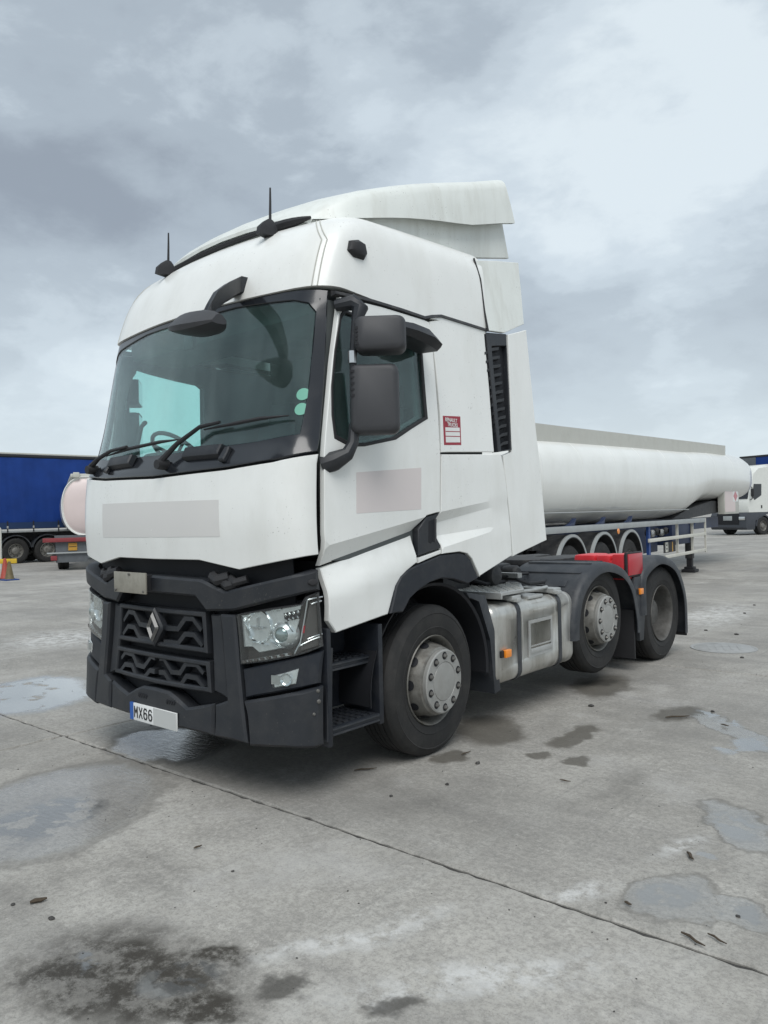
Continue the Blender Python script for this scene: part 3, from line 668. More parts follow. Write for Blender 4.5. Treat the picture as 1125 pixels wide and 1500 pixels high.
# diamond emblem
def diamond(w_, h_, cz): return [(0, cz+h_), (w_, cz+.012), (w_, cz-.012), (0, cz-h_), (-w_, cz-.012), (-w_, cz+.012)]
ez = (0.018,0.943)[1]
em = panel('emblem_base', [(x*1.0, z) for x, z in diamond(.088, .128, ez)], FS, MT['plastic'], g1, d=-.03, thick=.05, cham=.012)
bm = B(); rings = []
O_ = [(0, .096), (.060, .006), (.060, -.006), (0, -.096), (-.060, -.006), (-.060, .006)]; I_ = [(0, .052), (.030, .003), (.030, -.003), (0, -.052), (-.030, -.003), (-.030, .003)]
Mid = [((a[0]+b[0])/2, (a[1]+b[1])/2) for a, b in zip(O_, I_)]
for lp, dd in ((O_, -.034), (Mid, -.050), (I_, -.034)): rings.append([FS(x, ez+z, dd) for x, z in lp])
loft(bm, rings, caps=False); link('diamond_emblem', bm, MT['emblem'], g1, ang=10)
# pillars beside the grilles
panel('inner_pillar', [(0.506,1.051), (0.601,1.059), (0.636,0.798), (0.671,0.560), (0.541,0.595)], FS, MT['plastic'], d=.012, thick=.08, cham=.01, mirror=True)
panel('outer_pillar', [(0.618,1.064), (0.736,1.063), (0.770,0.780), (0.800,0.573), (0.843,0.332), (0.582,0.338), (0.584,0.527), (0.679,0.561), (0.646,0.798)], FS, MT['plastic'], d=-.022, thick=.10, cham=.014, mirror=True)
cb = panel('centre_bumper', sym([(0.031,0.559), (0.147,0.553), (0.235,0.523), (0.335,0.478), (0.571,0.531), (0.573,0.337), (0.298,0.341), (0.062,0.325)]), FS, MT['plastic'], d=-.015, thick=.10, cham=.016)
for pts in ([(-0.171,0.487), (-0.082,0.506), (-0.078,0.489), (-0.187,0.474)], [(0.130,0.496), (0.203,0.496), (0.225,0.483), (0.138,0.478)]):
    bm = B()
    x0 = min(p[0] for p in pts); x1 = max(p[0] for p in pts); zc_ = sum(p[1] for p in pts)/4
    for k in range(4):
        xx = x0+(x1-x0)*(k+.5)/4; q = FS(xx, zc_, -.016); box(bm, q, ((x1-x0)/5.5, .006, .024), Matrix.Rotation(.5, 3, 'Y'))
    link('bumper_vent', bm, MT['dark'], cb)
panel('corner_bumper', [(0.802,0.571), (1.085,0.637), (1.208,0.667), (1.208,0.335), (1.196,0.324), (1.086,0.335), (0.850,0.319), (0.828,0.479)], FS, MT['plastic'], d=-.018, thick=.10, cham=.016, mirror=True)
fogp = panel('fog_lamp_panel', [(0.777,0.750), (1.041,0.817), (1.210,0.865), (1.207,0.677), (1.082,0.647), (0.801,0.582)], FS, MT['step'], d=.004, thick=.08, cham=.01, mirror=True)
FOG = [(0.997,0.730), (1.145,0.777), (1.134,0.689), (1.012,0.661)]
def fog(s, par):
    P = [(s*x, z) for x, z in FOG]
    f = panel('fog_lamp', P, FS, MT['reflector'], par, d=.000, thick=.02, cham=.004)
    c = (sum(p[0] for p in P)/4, sum(p[1] for p in P)/4)
    bm = B(); onface(bm, c[0]+s*.012, c[1], -.002, [(.001, .008), (.018, .006), (.030, .0), (.036, -.008)], 20); link('fog_reflector', bm, MT['chrome'], f)
    bm = B(); box(bm, FS(c[0]-s*.05, c[1]-.005, -.003), (.05, .008, .05), Matrix.Rotation(.4, 3, 'Z')); link('fog_facet', bm, MT['satin'], f)
    panel('fog_lens', [(x, z) for x, z in P], FS, MT['lens'], f, d=-.016, thick=.003, cham=.002)
fog(1, fogp[0]); fog(-1, fogp[1])
# headlamps
HO = [(0.738,1.064), (1.001,1.113), (1.161,1.138), (1.180,1.180), (1.206,1.202), (1.207,1.084), (1.209,0.885), (1.179,0.863), (1.114,0.841), (0.957,0.805), (0.771,0.772), (0.755,0.927)]
MAIN = [(0.748,1.059), (1.000,1.105), (1.158,1.132), (1.149,1.048), (1.114,0.906), (1.061,0.884), (0.889,0.846), (0.837,0.876), (0.771,0.871)]
IND = [(1.186,1.148), (1.208,1.159), (1.205,1.026), (1.207,0.889), (1.179,0.877), (1.144,0.869), (1.163,0.996)]
DRL = [(0.783,0.802), (0.954,0.837), (1.106,0.868), (1.107,0.845), (0.954,0.812), (0.782,0.782)]
def headlamp(s):
    m_ = lambda L: [(s*x, z) for x, z in L]
    h = panel('headlamp', m_(HO), FS, MT['lensdark'], d=.06, thick=.02, step=.05)
    panel('headlamp_reflector', m_(MAIN), FS, MT['reflector'], h, d=.018, thick=.02, step=.04)
    panel('headlamp_frame', m_(HO), FS, MT['rubber'], h, holes=[[(c[0]+(p[0]-c[0])*.965, c[1]+(p[1]-c[1])*.94) for p in m_(HO) for c in [(sum(q[0] for q in m_(HO))/len(HO), sum(q[1] for q in m_(HO))/len(HO))]]], d=-.002, thick=.06, cham=.006, step=.06)
    # dipped-beam bowl
    c = FS(s*(0.889,0.998)[0], (0.889,0.998)[1], .03)
    bm = B(); onface(bm, s*(0.889,0.998)[0], (0.889,0.998)[1], .03, [(.001, .024), (.03, .022), (.055, .012), (.078, -.006), (.090, -.026), (.095, -.026), (.097, .0)]); link('dipped_bowl', bm, MT['chrome'], h)
    bm = B(); box(bm, c+Vector((0, -.025, -.004)), (.10, .012, .012)); box(bm, c+Vector((0, -.01, .02)), (.012, .03, .07)); link('bulb_shield', bm, MT['satin'], h)
    # projector
    c = (s*(1.053,0.962)[0], (1.053,0.962)[1], .022)
    bm = B(); onface(bm, *c, [(.092, .03), (.075, -.0), (.056, -.020), (.046, -.028), (.040, -.022)]); link('projector_ring', bm, MT['reflector'], h)
    bm = B(); onface(bm, *c, [(.001, -.036), (.018, -.034), (.032, -.028), (.042, -.018)]); link('projector_lens', bm, mat_lens, h)
    # facets
    for (a, b, w_) in (((0.779,1.024), (0.843,0.933), .05), ((0.845,0.898), (0.955,0.893), .03), ((1.085,1.015), (1.117,0.969), .05), ((0.992,1.076), (1.050,1.095), .045), ((0.968,0.917), (1.036,0.886), .03)):
        bm = B(); A_ = FS(s*a[0], a[1], .02); B_ = FS(s*b[0], b[1], .012); n_ = Vector((0, -.02, w_*.5))
        vs = [bm.verts.new(q) for q in (A_+n_, B_+n_*.6, B_-n_*.6+Vector((0, .02, 0)), A_-n_+Vector((0, .03, 0)))]; bm.faces.new(vs)
        rr = bmesh.ops.extrude_face_region(bm, geom=list(bm.faces)); bmesh.ops.translate(bm, verts=[v for v in rr['geom'] if isinstance(v, bmesh.types.BMVert)], vec=(0, .006, 0))
        link('reflector_facet', bm, MT['chrome'], h)
    # turn-signal grid
    gp = panel('indicator_grid', m_([(1.060,1.084), (1.156,1.109), (1.149,1.051), (1.066,1.031)]), FS, MT['rubber'], h, d=.012, thick=.02)
    for i in range(4):
        for j in range(2):
            q = FS(s*((1.078,1.067)[0]+i*((1.147,1.083)[0]-(1.078,1.067)[0])/3.3), (1.078,1.072)[1]-.028*j+.006*i, .006)
            bm = B(); box(bm, q, (.016, .008, .012), Matrix.Rotation(.5, 3, 'Y')); link('grid_cell', bm, MT['chrome'], h)
    # side light unit
    il = panel('indicator_unit', m_(IND), FS, MT['lensdark'], h, d=.012, thick=.02, step=.05)
    for a, b in (((1.180,1.168), (1.146,0.898)), ((1.178,1.157), (1.208,1.168)), ((1.149,0.903), (1.205,0.942)), ((1.189,1.132), (1.207,1.145)), ((1.176,0.936), (1.207,0.957)), ((1.118,0.845), (1.149,0.921))):
        bm = B(); tube(bm, [FS(s*(a[0]+(b[0]-a[0])*k/3), a[1]+(b[1]-a[1])*k/3, .004) for k in range(4)], .0045, 6); link('light_guide', bm, MT['satin'], il)
    bm = B(); tube(bm, [FS(s*(1.164,1.013)[0], (1.164,1.013)[1], .006), FS(s*(1.160,0.972)[0], (1.160,0.972)[1], .006)], .007, 6); link('indicator_bulb', bm, MT['redlens'], il)
    dr = panel('running_light', m_(DRL), FS, MT['satin'], h, d=-.004, thick=.02, cham=.004)
    for k in range(8):
        a, b = (0.798,0.794), (1.101,0.858); q = FS(s*(a[0]+(b[0]-a[0])*k/7.), a[1]+(b[1]-a[1])*k/7., -.006)
        bm = B(); box(bm, q, (.030, .006, .014)); link('running_light_cell', bm, MT['lensdark'], h)
    panel('headlamp_lens', [(c[0]+(p[0]-c[0])*.985, c[1]+(p[1]-c[1])*.97) for p in m_(HO) for c in [(sum(q[0] for q in m_(HO))/len(HO), sum(q[1] for q in m_(HO))/len(HO))]], FS, MT['lens'], h, d=-.012, thick=.003, cham=.003)
mat_lens = mat('projector_glass', (.30, .36, .35), .05, metal=.7)
both(headlamp)

# number plate and metal hazard plate
pz = .3244; py = -.052
bm = B(); bb(bm, -.22, .26, py, py+.012, pz, pz+.111, .002); pl_ = link('number_plate', bm, MT['plate'], TRUCK)
bm = B(); bb(bm, -.261, -.221, py-.0005, py+.012, pz, pz+.111); link('plate_band', bm, MT['blue'], pl_)
bm = B(); bb(bm, .012, .259, py-.0012, py, pz+.001, pz+.110); link('plate_blank', bm, MT['plateblank'], pl_)  # made-up blank field in place of the blurred characters
def text(body, size, m, parent, M, name='lettering', ext=.0006, sx=1., bold=0):
    cu = bpy.data.curves.new(name, 'FONT'); cu.body = body; cu.size = size; cu.extrude = ext; cu.offset = bold; cu.resolution_u = 3
    o = bpy.data.objects.new(name, cu); COL.objects.link(o)
    dg = bpy.context.evaluated_depsgraph_get(); me = bpy.data.meshes.new_from_object(o.evaluated_get(dg)); bpy.data.objects.remove(o)
    me.materials.clear(); me.materials.append(m)
    xsn = [v.co.x for v in me.vertices]; ysn = [v.co.y for v in me.vertices]
    for v in me.vertices: v.co.x = (v.co.x-min(xsn))*sx; v.co.y -= min(ysn)
    o = bpy.data.objects.new(name, me); COL.objects.link(o); o.parent = parent; o.matrix_local = M
    return o, (max(xsn)-min(xsn))*sx
FRONTM = Matrix(((1, 0, 0, 0), (0, 0, -1, 0), (0, 1, 0, 0), (0, 0, 0, 1)))
def stroke(bm, a, b, w_, y0, y1):
    d = Vector((b[0]-a[0], b[1]-a[1])).normalized(); n = Vector((-d.y, d.x))*w_/2; e = d*w_*.42
    prism(bm, [(a[0]-e.x+n.x, a[1]-e.y+n.y), (a[0]-e.x-n.x, a[1]-e.y-n.y), (b[0]+e.x-n.x, b[1]+e.y-n.y), (b[0]+e.x+n.x, b[1]+e.y+n.y)], 'y', y0, y1)
GL = {'M': [((0, 0), (0, 1)), ((0, 1), (.5, .42)), ((.5, .42), (1, 1)), ((1, 1), (1, 0))], 'X': [((0, 0), (1, 1)), ((0, 1), (1, 0))],
      '6': [((.95, .86), (.75, 1)), ((.75, 1), (.25, 1)), ((.25, 1), (0, .8)), ((0, .8), (0, .2)), ((0, .2), (.25, 0)), ((.25, 0), (.75, 0)), ((.75, 0), (1, .2)), ((1, .2), (1, .40)), ((1, .40), (.75, .58)), ((.75, .58), (.2, .58)), ((.2, .58), (0, .45))]}
for k, ch in enumerate('MX66'):
    bm = B(); x0 = -.206+k*.0555
    for q, (a, b) in enumerate(GL[ch]): stroke(bm, (x0+a[0]*.034, pz+.023+a[1]*.065), (x0+b[0]*.034, pz+.023+b[1]*.065), .0095, py-.0016-.00012*q, py)
    link('plate_letter', bm, MT['platetext'], pl_, sm=False)
a, b = (-0.395,1.292), (0.003,1.157)
bm = B(); q = Vector(((a[0]+b[0])/2, -.07, (a[1]+b[1])/2))
box(bm, q, (b[0]-a[0], .012, a[1]-b[1]), Matrix.Rotation(-.03, 3, 'Z'), bev=.003); hp = link('hazard_plate', bm, MT['metalplate'], TRUCK)
bm = B(); box(bm, q+Vector((0, .035, 0)), (b[0]-a[0]-.06, .06, .10)); link('plate_bracket', bm, MT['rubber'], hp)
for dx_, dz_ in ((0, .9), (-.85, -.85), (.85, -.85)):
    bm = B(); lathe(bm, [(0, -.012), (.008, -.010), (.010, 0)], 10, 'y', q+Vector((dx_*(b[0]-a[0])/2, -.004, dz_*(a[1]-b[1])/2*.9))); link('plate_bolt', bm, MT['nut'], hp)
# front (blind-spot) mirror on its arm
bm = B(); a0, a1, a2, a3 = FS(*(0.512,3.090), 0), (0.667,2.975), (0.704,2.897), (0.744,2.815)
loft(bm, [[(p[0]+dx_*w_, p[1]+dy_*w_, p[2]+dz_*h_) for dx_, dy_, dz_ in ((-1, .3, -.9), (-.3, -.5, -1), (.5, -.8, -1), (1, -.3, -.8), (1, -.2, .8), (.4, .3, 1), (-.4, .5, 1), (-1, .3, .9))] for p, w_, h_ in
    (((a0.x, a0.y+.03, a0.z), .055, .062), ((a0.x, a0.y-.02, a0.z), .05, .062), ((a1[0], .09, a1[1]), .035, .062), ((a2[0], -.02, a2[1]), .034, .062), ((a3[0], -.10, a3[1]), .036, .05), ((a3[0]-.02, -.13, a3[1]-.06), .036, .03))])
fm = link('front_mirror_arm', bm, MT['plastic'], TRUCK)
bm = B()
rg = []
for t_ in range(9):
    u = t_/8; sx_ = math.sin(math.pi*min(max(.06+.88*u, 0), 1))**.55
    rg.append([(.47+.42*u, -.14+dy_*.125*sx_, 2.765-.03*u+dz_*.072*sx_) for dy_, dz_ in ((-1, -.45), (-.92, -.85), (-.3, -1), (.6, -.95), (1, -.7), (.95, -.1), (.45, .8), (.1, 1), (-.35, .75))])
loft(bm, rg); link('front_mirror_housing', bm, MT['plastic2'], fm, ang=38)

# ------------------------------------------------------------------ cab side
def ln(y, a, b): return a[1]+(b[1]-a[1])*(y-a[0])/(b[0]-a[0])
# pressed lines: the door tucks in towards its lower edge; behind it one facet turns down, the next turns up
DC = ((0.312,1.452), (1.379,1.633)); DB = ((0.332,1.338), (1.138,1.512))
W1 = ((1.397,1.639), (2.280,1.745)); W2 = ((1.402,1.565), (2.278,1.703)); W3 = ((1.378,1.475), (2.271,1.539)); W4 = ((1.395,1.394), (2.270,1.525))
def crease(y, z):
    if y < 1.375:
        zc_, zb = ln(y, *DC), ln(y, *DB)
        return 0 if z > zc_ else .060*min(1, (zc_-z)/(zc_-zb))
    a, b, c, e = ln(y, *W1), ln(y, *W2), ln(y, *W3), ln(y, *W4)
    dl = .050*max(.12, 1-(y-1.40)/.72)
    return interp(z, [e, max(c, e+.004), b, max(a, b+.004)], [0, dl, dl, 0])
def SD(y, z, d=0): return Vector((xs(y)-inset(z)-d-crease(y, z), y, z))
def SL_(y, z, d=0):
    b = .012*math.exp(-((z-1.18-(y-.5)*.25)/.10)**2)
    tk = max(0, 1-(ln(y, *DB)-z)/.16)                       # leans out from under the tucked door edge
    return Vector((xs(y)-d+b-.012-max(0, 1.05-z)*.06-.050*tk, y, z))
WINDOW = [(0.526,2.815), (0.562,2.856), (0.756,2.830), (1.014,2.806), (1.218,2.793), (1.266,2.767), (1.272,2.494), (1.280,2.263), (1.107,2.184), (0.950,2.107), (0.668,2.051), (0.544,2.043), (0.424,2.086), (0.412,2.219), (0.422,2.384), (0.464,2.600)]
DOOR = [(0.531,2.935), (0.433,2.529), (0.346,2.082), (0.331,1.987), (0.320,1.534), (0.332,1.338), (0.705,1.413), (1.138,1.512), (1.241,1.614), (1.387,1.638), (1.408,2.034), (1.412,2.285), (1.403,2.611), (1.393,2.880), (1.375,2.926), (1.331,2.933), (0.900,2.942)]
doors = panel('door', DOOR, SD, MT['white'], holes=[WINDOW], d=0, thick=.035, step=.05, cham=.004, mirror=True, ang=14, lines=[[(.36, ln(.36, *DC)), (1.36, ln(1.36, *DC))]])
def shrink(poly, k):
    cx = sum(p[0] for p in poly)/len(poly); cz = sum(p[1] for p in poly)/len(poly)
    w_ = max(p[0] for p in poly)-min(p[0] for p in poly); h_ = max(p[1] for p in poly)-min(p[1] for p in poly)
    return [(cx+(p[0]-cx)*(1-2*k/w_), cz+(p[1]-cz)*(1-2*k/h_)) for p in poly]
for s, dr in ((1, doors[0]), (-1, doors[1])):
    mp_ = (lambda f: (lambda y, z, d=0: Vector((s*f(y, z, d).x, y, z))))
    panel('window_seal', shrink(WINDOW, -.012), mp_(SS), MT['rubber'], dr, holes=[shrink(WINDOW, .018)], d=-.004, thick=.045, cham=.005)
    panel('window_glass', shrink(WINDOW, .010), mp_(SS), MT['sideglass'], dr, d=.014, thick=.004, cham=.001)
    HS = mp_(SL_)
    h = panel('door_handle', [(1.151,1.529), (1.243,1.609), (1.387,1.636), (1.350,1.593), (1.352,1.466), (1.393,1.412), (1.391,1.392), (1.147,1.352)], mp_(SS), MT['plastic'], dr, d=.004, thick=.05, cham=.006)
    panel('handle_recess', [(1.261,1.580), (1.305,1.589), (1.302,1.442), (1.275,1.428), (1.253,1.440)], mp_(SS), MT['dark'], h, d=.0015, thick=.004)
    panel('handle_grip', [(1.314,1.593), (1.334,1.596), (1.331,1.441), (1.312,1.436)], mp_(SS), MT['plastic2'], h, d=-.012, thick=.02, cham=.006)
    panel('sill_strip', [(1.148,1.344), (1.390,1.384), (1.392,1.355), (1.147,1.306)], mp_(SS), MT['white'], d=.004, thick=.04)
panel('lower_door_panel', [(0.335,1.326), (0.702,1.407), (1.134,1.494), (1.132,1.313), (1.028,1.264), (0.972,1.230), (0.911,1.144), (0.854,1.006), (0.412,0.945), (0.349,1.021)], SL_, MT['white'], d=0, thick=.04, step=.05, cham=.006, mirror=True)
panel('side_panel', [(1.377,2.932), (1.508,2.966), (1.793,2.977), (2.051,2.981), (2.071,2.539), (2.080,2.073), (1.416,2.040), (1.431,2.285), (1.415,2.621), (1.393,2.818)], SS, MT['white'], thick=.03, step=.08, mirror=True)
panel('lower_side_panel', [(1.414,2.030), (1.773,2.046), (2.175,2.064), (2.215,1.940), (2.274,1.600), (2.292,1.295), (1.850,1.172), (1.847,1.165), (1.753,1.298), (1.695,1.340), (1.603,1.357), (1.397,1.353), (1.400,1.413), (1.358,1.467), (1.357,1.593), (1.392,1.641)], SD, MT['white'], thick=.03, step=.05, mirror=True, ang=9, lines=[[(1.42, ln(1.42, *q)), (2.0, ln(2.0, *q))] for q in (W1, W2, W3, W4)])
# louvred intake
ig = panel('side_intake', [(2.062,2.971), (2.357,3.007), (2.347,2.569), (2.327,2.099), (2.126,2.074)], SS, MT['dark'], d=.03, thick=.02, mirror=True)
for s, par in ((1, ig[0]), (-1, ig[1])):
    mp_ = (lambda y, z, d=0, s=s: Vector((s*SS(y, z, d).x, y, z)))
    panel('intake_frame', [(2.062,2.971), (2.357,3.007), (2.347,2.569), (2.327,2.099), (2.126,2.074)], mp_, MT['plastic'], par, holes=[[(2.135,2.873), (2.343,2.908), (2.327,2.567), (2.303,2.112), (2.172,2.091)]], d=-.006, thick=.05, cham=.005)
    for k in range(12):
        t_ = (k+.5)/12
        a = (2.03+.115*t_*.9, 2.83-.76*t_); b = (2.235+.05*t_, 2.90-.78*t_)
        bm = B(); T_ = .0075
        loft(bm, [[mp_(p[0], p[1]+T_*2.4, -.004), mp_(p[0], p[1]-T_*.6, .0), mp_(p[0], p[1]-T_*2.6, .028), mp_(p[0], p[1]+T_*.5, .028)] for p in (a, ((a[0]+b[0])/2, (a[1]+b[1])/2+.012), b)])
        link('intake_slat', bm, MT['plastic'], par)
# tall wind deflector behind the cab
def SF(y, z, d=0): return Vector((1.245-inset(z)*.6-d, y, z))
panel('side_deflector', [(2.369,3.003), (2.653,3.087), (2.730,2.283), (2.845,1.390), (2.312,1.286), (2.282,1.601), (2.218,1.958), (2.205,2.056), (2.333,2.091), (2.353,2.570)], SF, MT['white'], thick=.03, step=.09, mirror=True)
# arch trim
ARCH_O = [(0.851,1.011), (0.914,1.182), (0.962,1.238), (1.047,1.279), (1.143,1.300), (1.392,1.349), (1.603,1.353), (1.688,1.336), (1.746,1.295), (1.837,1.159)]
ARCH_I = [(1.705,1.124), (1.617,1.148), (1.524,1.172), (1.385,1.187), (1.265,1.170), (1.149,1.134), (1.052,1.085), (0.977,1.005)]
panel('wheel_arch_trim', ARCH_O+ARCH_I, lambda y, z, d=0: Vector((1.245-d, y, z)), MT['step'], d=0, thick=.07, step=.12, cham=.008, mirror=True)
def wheel_well(s):
    bm = B(); lathe(bm, [(.66, s*1.19), (.64, s*1.18), (.64, s*.70), (.60, s*.70)], 24, 'x', (0, 1.364, .50), a0=R(-5), a1=R(185)); link('wheel_well', bm, MT['dark'], TRUCK)
    # rear half of the front mudguard
    bm = B(); poly = [(1.744,1.060), (1.986,1.017), (2.118,0.712), (2.163,0.284), (2.077,0.274), (2.043,0.684), (1.904,0.986), (1.780,1.016)]
    prism(bm, poly, 'x', s*.72, s*1.20, .006); link('front_mudguard', bm, MT['fender'], TRUCK)
both(wheel_well)
# entrance steps behind the bumper corner
def steps(s):
    bm = B(); bb(bm, s*.86, s*.90, .34, .83, .42, 1.12); bb(bm, s*.88, s*1.19, .79, .83, .33, .95, .006); bb(bm, s*.90, s*1.205, .325, .36, .30, .98, .006)
    st = link('step_well', bm, MT['step'], TRUCK)
    for z0, xo, nm in ((.40, 1.19, 'lower_step'), (.755, 1.12, 'upper_step')):
        bm = B(); bb(bm, s*.88, s*xo, .36, .79, z0-.05, z0, .006); t_ = link(nm, bm, MT['step'], st)
        bm = B()
        for k in range(6):
            x_ = s*(.91+k*(xo-.95)/5)
            for j in range(7): bb(bm, x_-.012, x_+.012, .385+j*.057, .42+j*.057, z0+.0005, z0+.008)
        tag(link('step_tread', bm, MT['plastic'], t_), kind='stuff')
        bm = B(); bb(bm, s*(xo+.001), s*(xo+.006), .37, .78, z0-.014, z0-.006); bb(bm, s*(xo+.001), s*(xo+.006), .37, .78, z0-.045, z0-.034); link('step_edge', bm, MT['fender'], t_)
    # bumper end plate and exposed bolts
    e_ = panel('bumper_end', [(0.328,0.877), (0.383,0.866), (0.372,0.635), (0.362,0.335), (0.314,0.330)], lambda y, z, d=0: Vector((s*(1.203-d), y, z)), MT['plastic'], d=0, thick=.05, cham=.006)
    for q, r_ in (((1.200,0.643), .009), ((1.201,0.584), .011), ((1.192,0.517), .008)):
        bm = B(); onface(bm, s*q[0], q[1], -.018, [(.001, -.006), (r_*.7, -.005), (r_, -.001), (r_*1.25, .002)], 14); link('bumper_bolt', bm, MT['nut'], TRUCK)
both(steps)

# ------------------------------------------------------------------ roof
def ring(z, ye):
    P = []; b = pchip(z, BZ, BY); hw = xs(b+.33)-inset(z)
    def zz(y): return z+max(0, (z-2.93)/.6)*.05*max(0, y-.7)+.038*max(0, min(1, (1.0-y)/.45))*max(0, 1-(z-2.955)/.30)
    n = 14
    for k in range(n):
        y = ye+(b+.33-ye)*k/n; x = max(hw, xs(y)-inset(z)); P.append((x, y, zz(y)))
    u = [1.18, 1.178, 1.174, 1.165, 1.15, 1.125, 1.09, 1.04, .97, .88, .75, .6, .45, .3, .15, 0]
    fr = [(hw*q/1.18, b+pchip(q, PX, PY)) for q in u]
    for x, y in fr: P.append((x, y, zz(y)))
    for x, y in fr[-2::-1]: P.append((-x, y, zz(y)))
    P += [(-x, y, z_) for x, y, z_ in P[n-1::-1]]
    return P
YB = 2.03
levels = [2.955, 2.97, 3.0, 3.05, 3.1, 3.16, 3.22, 3.26, 3.30, 3.34, 3.38, 3.42, 3.45, 3.48, 3.505, 3.525, 3.54, 3.55, 3.555]
def yb(z): return 2.07+(z-2.955)*.10
bm = B(); rgs = [ring(z, yb(z)) for z in levels]
# roll the bottom lip under, close the top
lip = [(p[0]*.985, p[1]+.012, p[2]-.004) for p in rgs[0]]
loft(bm, [[(p[0]*.95, p[1]+.05, p[2]+.0) for p in rgs[0]], lip]+rgs, closed=False, caps=False)
top = rgs[-1]; m_ = len(top); vt = [v for v in bm.verts][-m_:]
for k in range(m_//2):
    a, b2, c, d_ = vt[k], vt[k+1] if k+1 < m_ else None, vt[m_-2-k], vt[m_-1-k]
    vs = []
    for v in (a, b2, c, d_):
        if v not in vs: vs.append(v)
    if len(vs) > 2:
        try: bm.faces.new(vs)
        except ValueError: pass
bmesh.ops.remove_doubles(bm, verts=bm.verts, dist=.0005)
roof = link('roof_shell', bm, MT['white'], TRUCK, ang=40)
# twin seam line of the front roof cap, both sides
def seam(s, off):
    bm = B(); pts = []
    for z in levels[:16]:
        b = pchip(z, BZ, BY); hw = xs(b+.33)-inset(z); q = (1.075+off-.16*max(0, (z-3.30))/.25)
        x = hw*q/1.18; pts.append((s*x, b+pchip(q, PX, PY)-.0008, z+.038*max(0, 1-(z-2.955)/.30)))
    tube(bm, pts, .0042, 5); link('roof_seam', bm, MT['coaming'], roof)
for s in (1, -1): seam(s, 0); seam(s, .028)
# marker lamp, black trim on the roof edge
bm = B(); c = Vector((xs(.68)-inset(3.25)+.004, .705, 3.262))
loft(bm, [[(c.x-.02+h_, c.y+a*w_, c.z+b*w_*.7) for a, b in ((-1, -.4), (-.5, -1), (.6, -1), (1, -.2), (.8, .8), (0, 1), (-.7, .7))] for h_, w_ in ((0, .085), (.03, .08), (.05, .055), (.055, .02))])
link('roof_marker_lamp', bm, MT['rubber'], TRUCK)
bm = B(); pts = []
for k in range(25):
    x = -.80+1.60*k/24; y = .60+pchip(abs(x), PX, PY); pts.append((x, y, 3.548))
tube(bm, pts, [.012]+[.018]*17+[.022, .028, .034, .034, .03, .022, .01], 8); link('roof_trim', bm, MT['rubber'], TRUCK)
# aerials
for x, y, z, hgt in ((.57, .50, 3.46, .225), (-.56, .49, 3.455, .225)):
    bm = B()
    loft(bm, [[(x+a*w_, y+b*l_+sh, z+h_) for a, b in ((-1, .2), (-.6, 1), (.6, 1), (1, .2), (.5, -1), (-.5, -1))] for h_, w_, l_, sh in ((-.02, .038, .075, 0), (.03, .036, .07, .005), (.07, .026, .045, .02), (.095, .012, .02, .03))])
    a_ = link('aerial_base', bm, MT['rubber'], TRUCK)
    bm = B(); tube(bm, [(x, y+.03, z+.08), (x, y+.035, z+.08+hgt*.6), (x, y+.037, z+.08+hgt)], [.010, .008, .006], 6); link('aerial_rod', bm, MT['rubber'], a_)
# roof wind deflector
def ztop(y): return pchip(y, [.60, .72, .90, 1.18, 1.80, 2.35, 2.72], [3.56, 3.66, 3.765, 3.87, 4.085, 4.265, 4.395])
def zlow(y): return pchip(y, [.60, .72, 1.34, 1.8, 2.18, 2.35, 2.82], [3.535, 3.55, 3.68, 3.775, 3.85, 3.90, 4.07])
bm = B(); rgs = []; inn = []
YS = [.60, .63, .67, .72, .80, .9, 1.05, 1.2, 1.4, 1.6, 1.8, 2.0, 2.18, 2.35, 2.55]
for y in YS+[2.72]:
    zt, zl = ztop(y), zlow(y); hw = pchip(y, [.60, .8, 1.2, 2.72], [.80, .93, .99, 1.02]); ro = min(.09, (zt-zl)*.6+.004)
    sh = .09 if y > 2.6 else (.03 if y > 2.5 else 0)       # trailing edge rakes back towards its foot
    fd = max(0, 1-(y-.6)/.9)
    half = [(hw+.02, y+sh, zl), (hw+.012, y+sh*.5, (zl+zt-ro)/2), (hw, y, zt-ro), (hw-.012, y-.005, zt-ro*.55), (hw-.035, y-.01, zt-ro*.25), (hw-.075, y-.015, zt-ro*.06), (hw-.13, y-.02, zt+.004), (hw*.66, y-.02, zt+.02), (hw*.33, y-.02, zt+.03), (0, y-.02, zt+.033)]
    half = [(a, b+fd*pchip(abs(a), PX, PY)*1.1, c) for a, b, c in half]
    r_ = half+[(-p[0], p[1], p[2]) for p in half[-2::-1]]; rgs.append(r_)
    inn.append([(p[0]*.97, p[1], p[2]-.0 if i in (0, len(r_)-1) else p[2]-.025) for i, p in enumerate(r_)])
loft(bm, rgs+inn[::-1]+[rgs[0]], closed=False, caps=False)
link('roof_deflector', bm, MT['white_old'], TRUCK, ang=50)
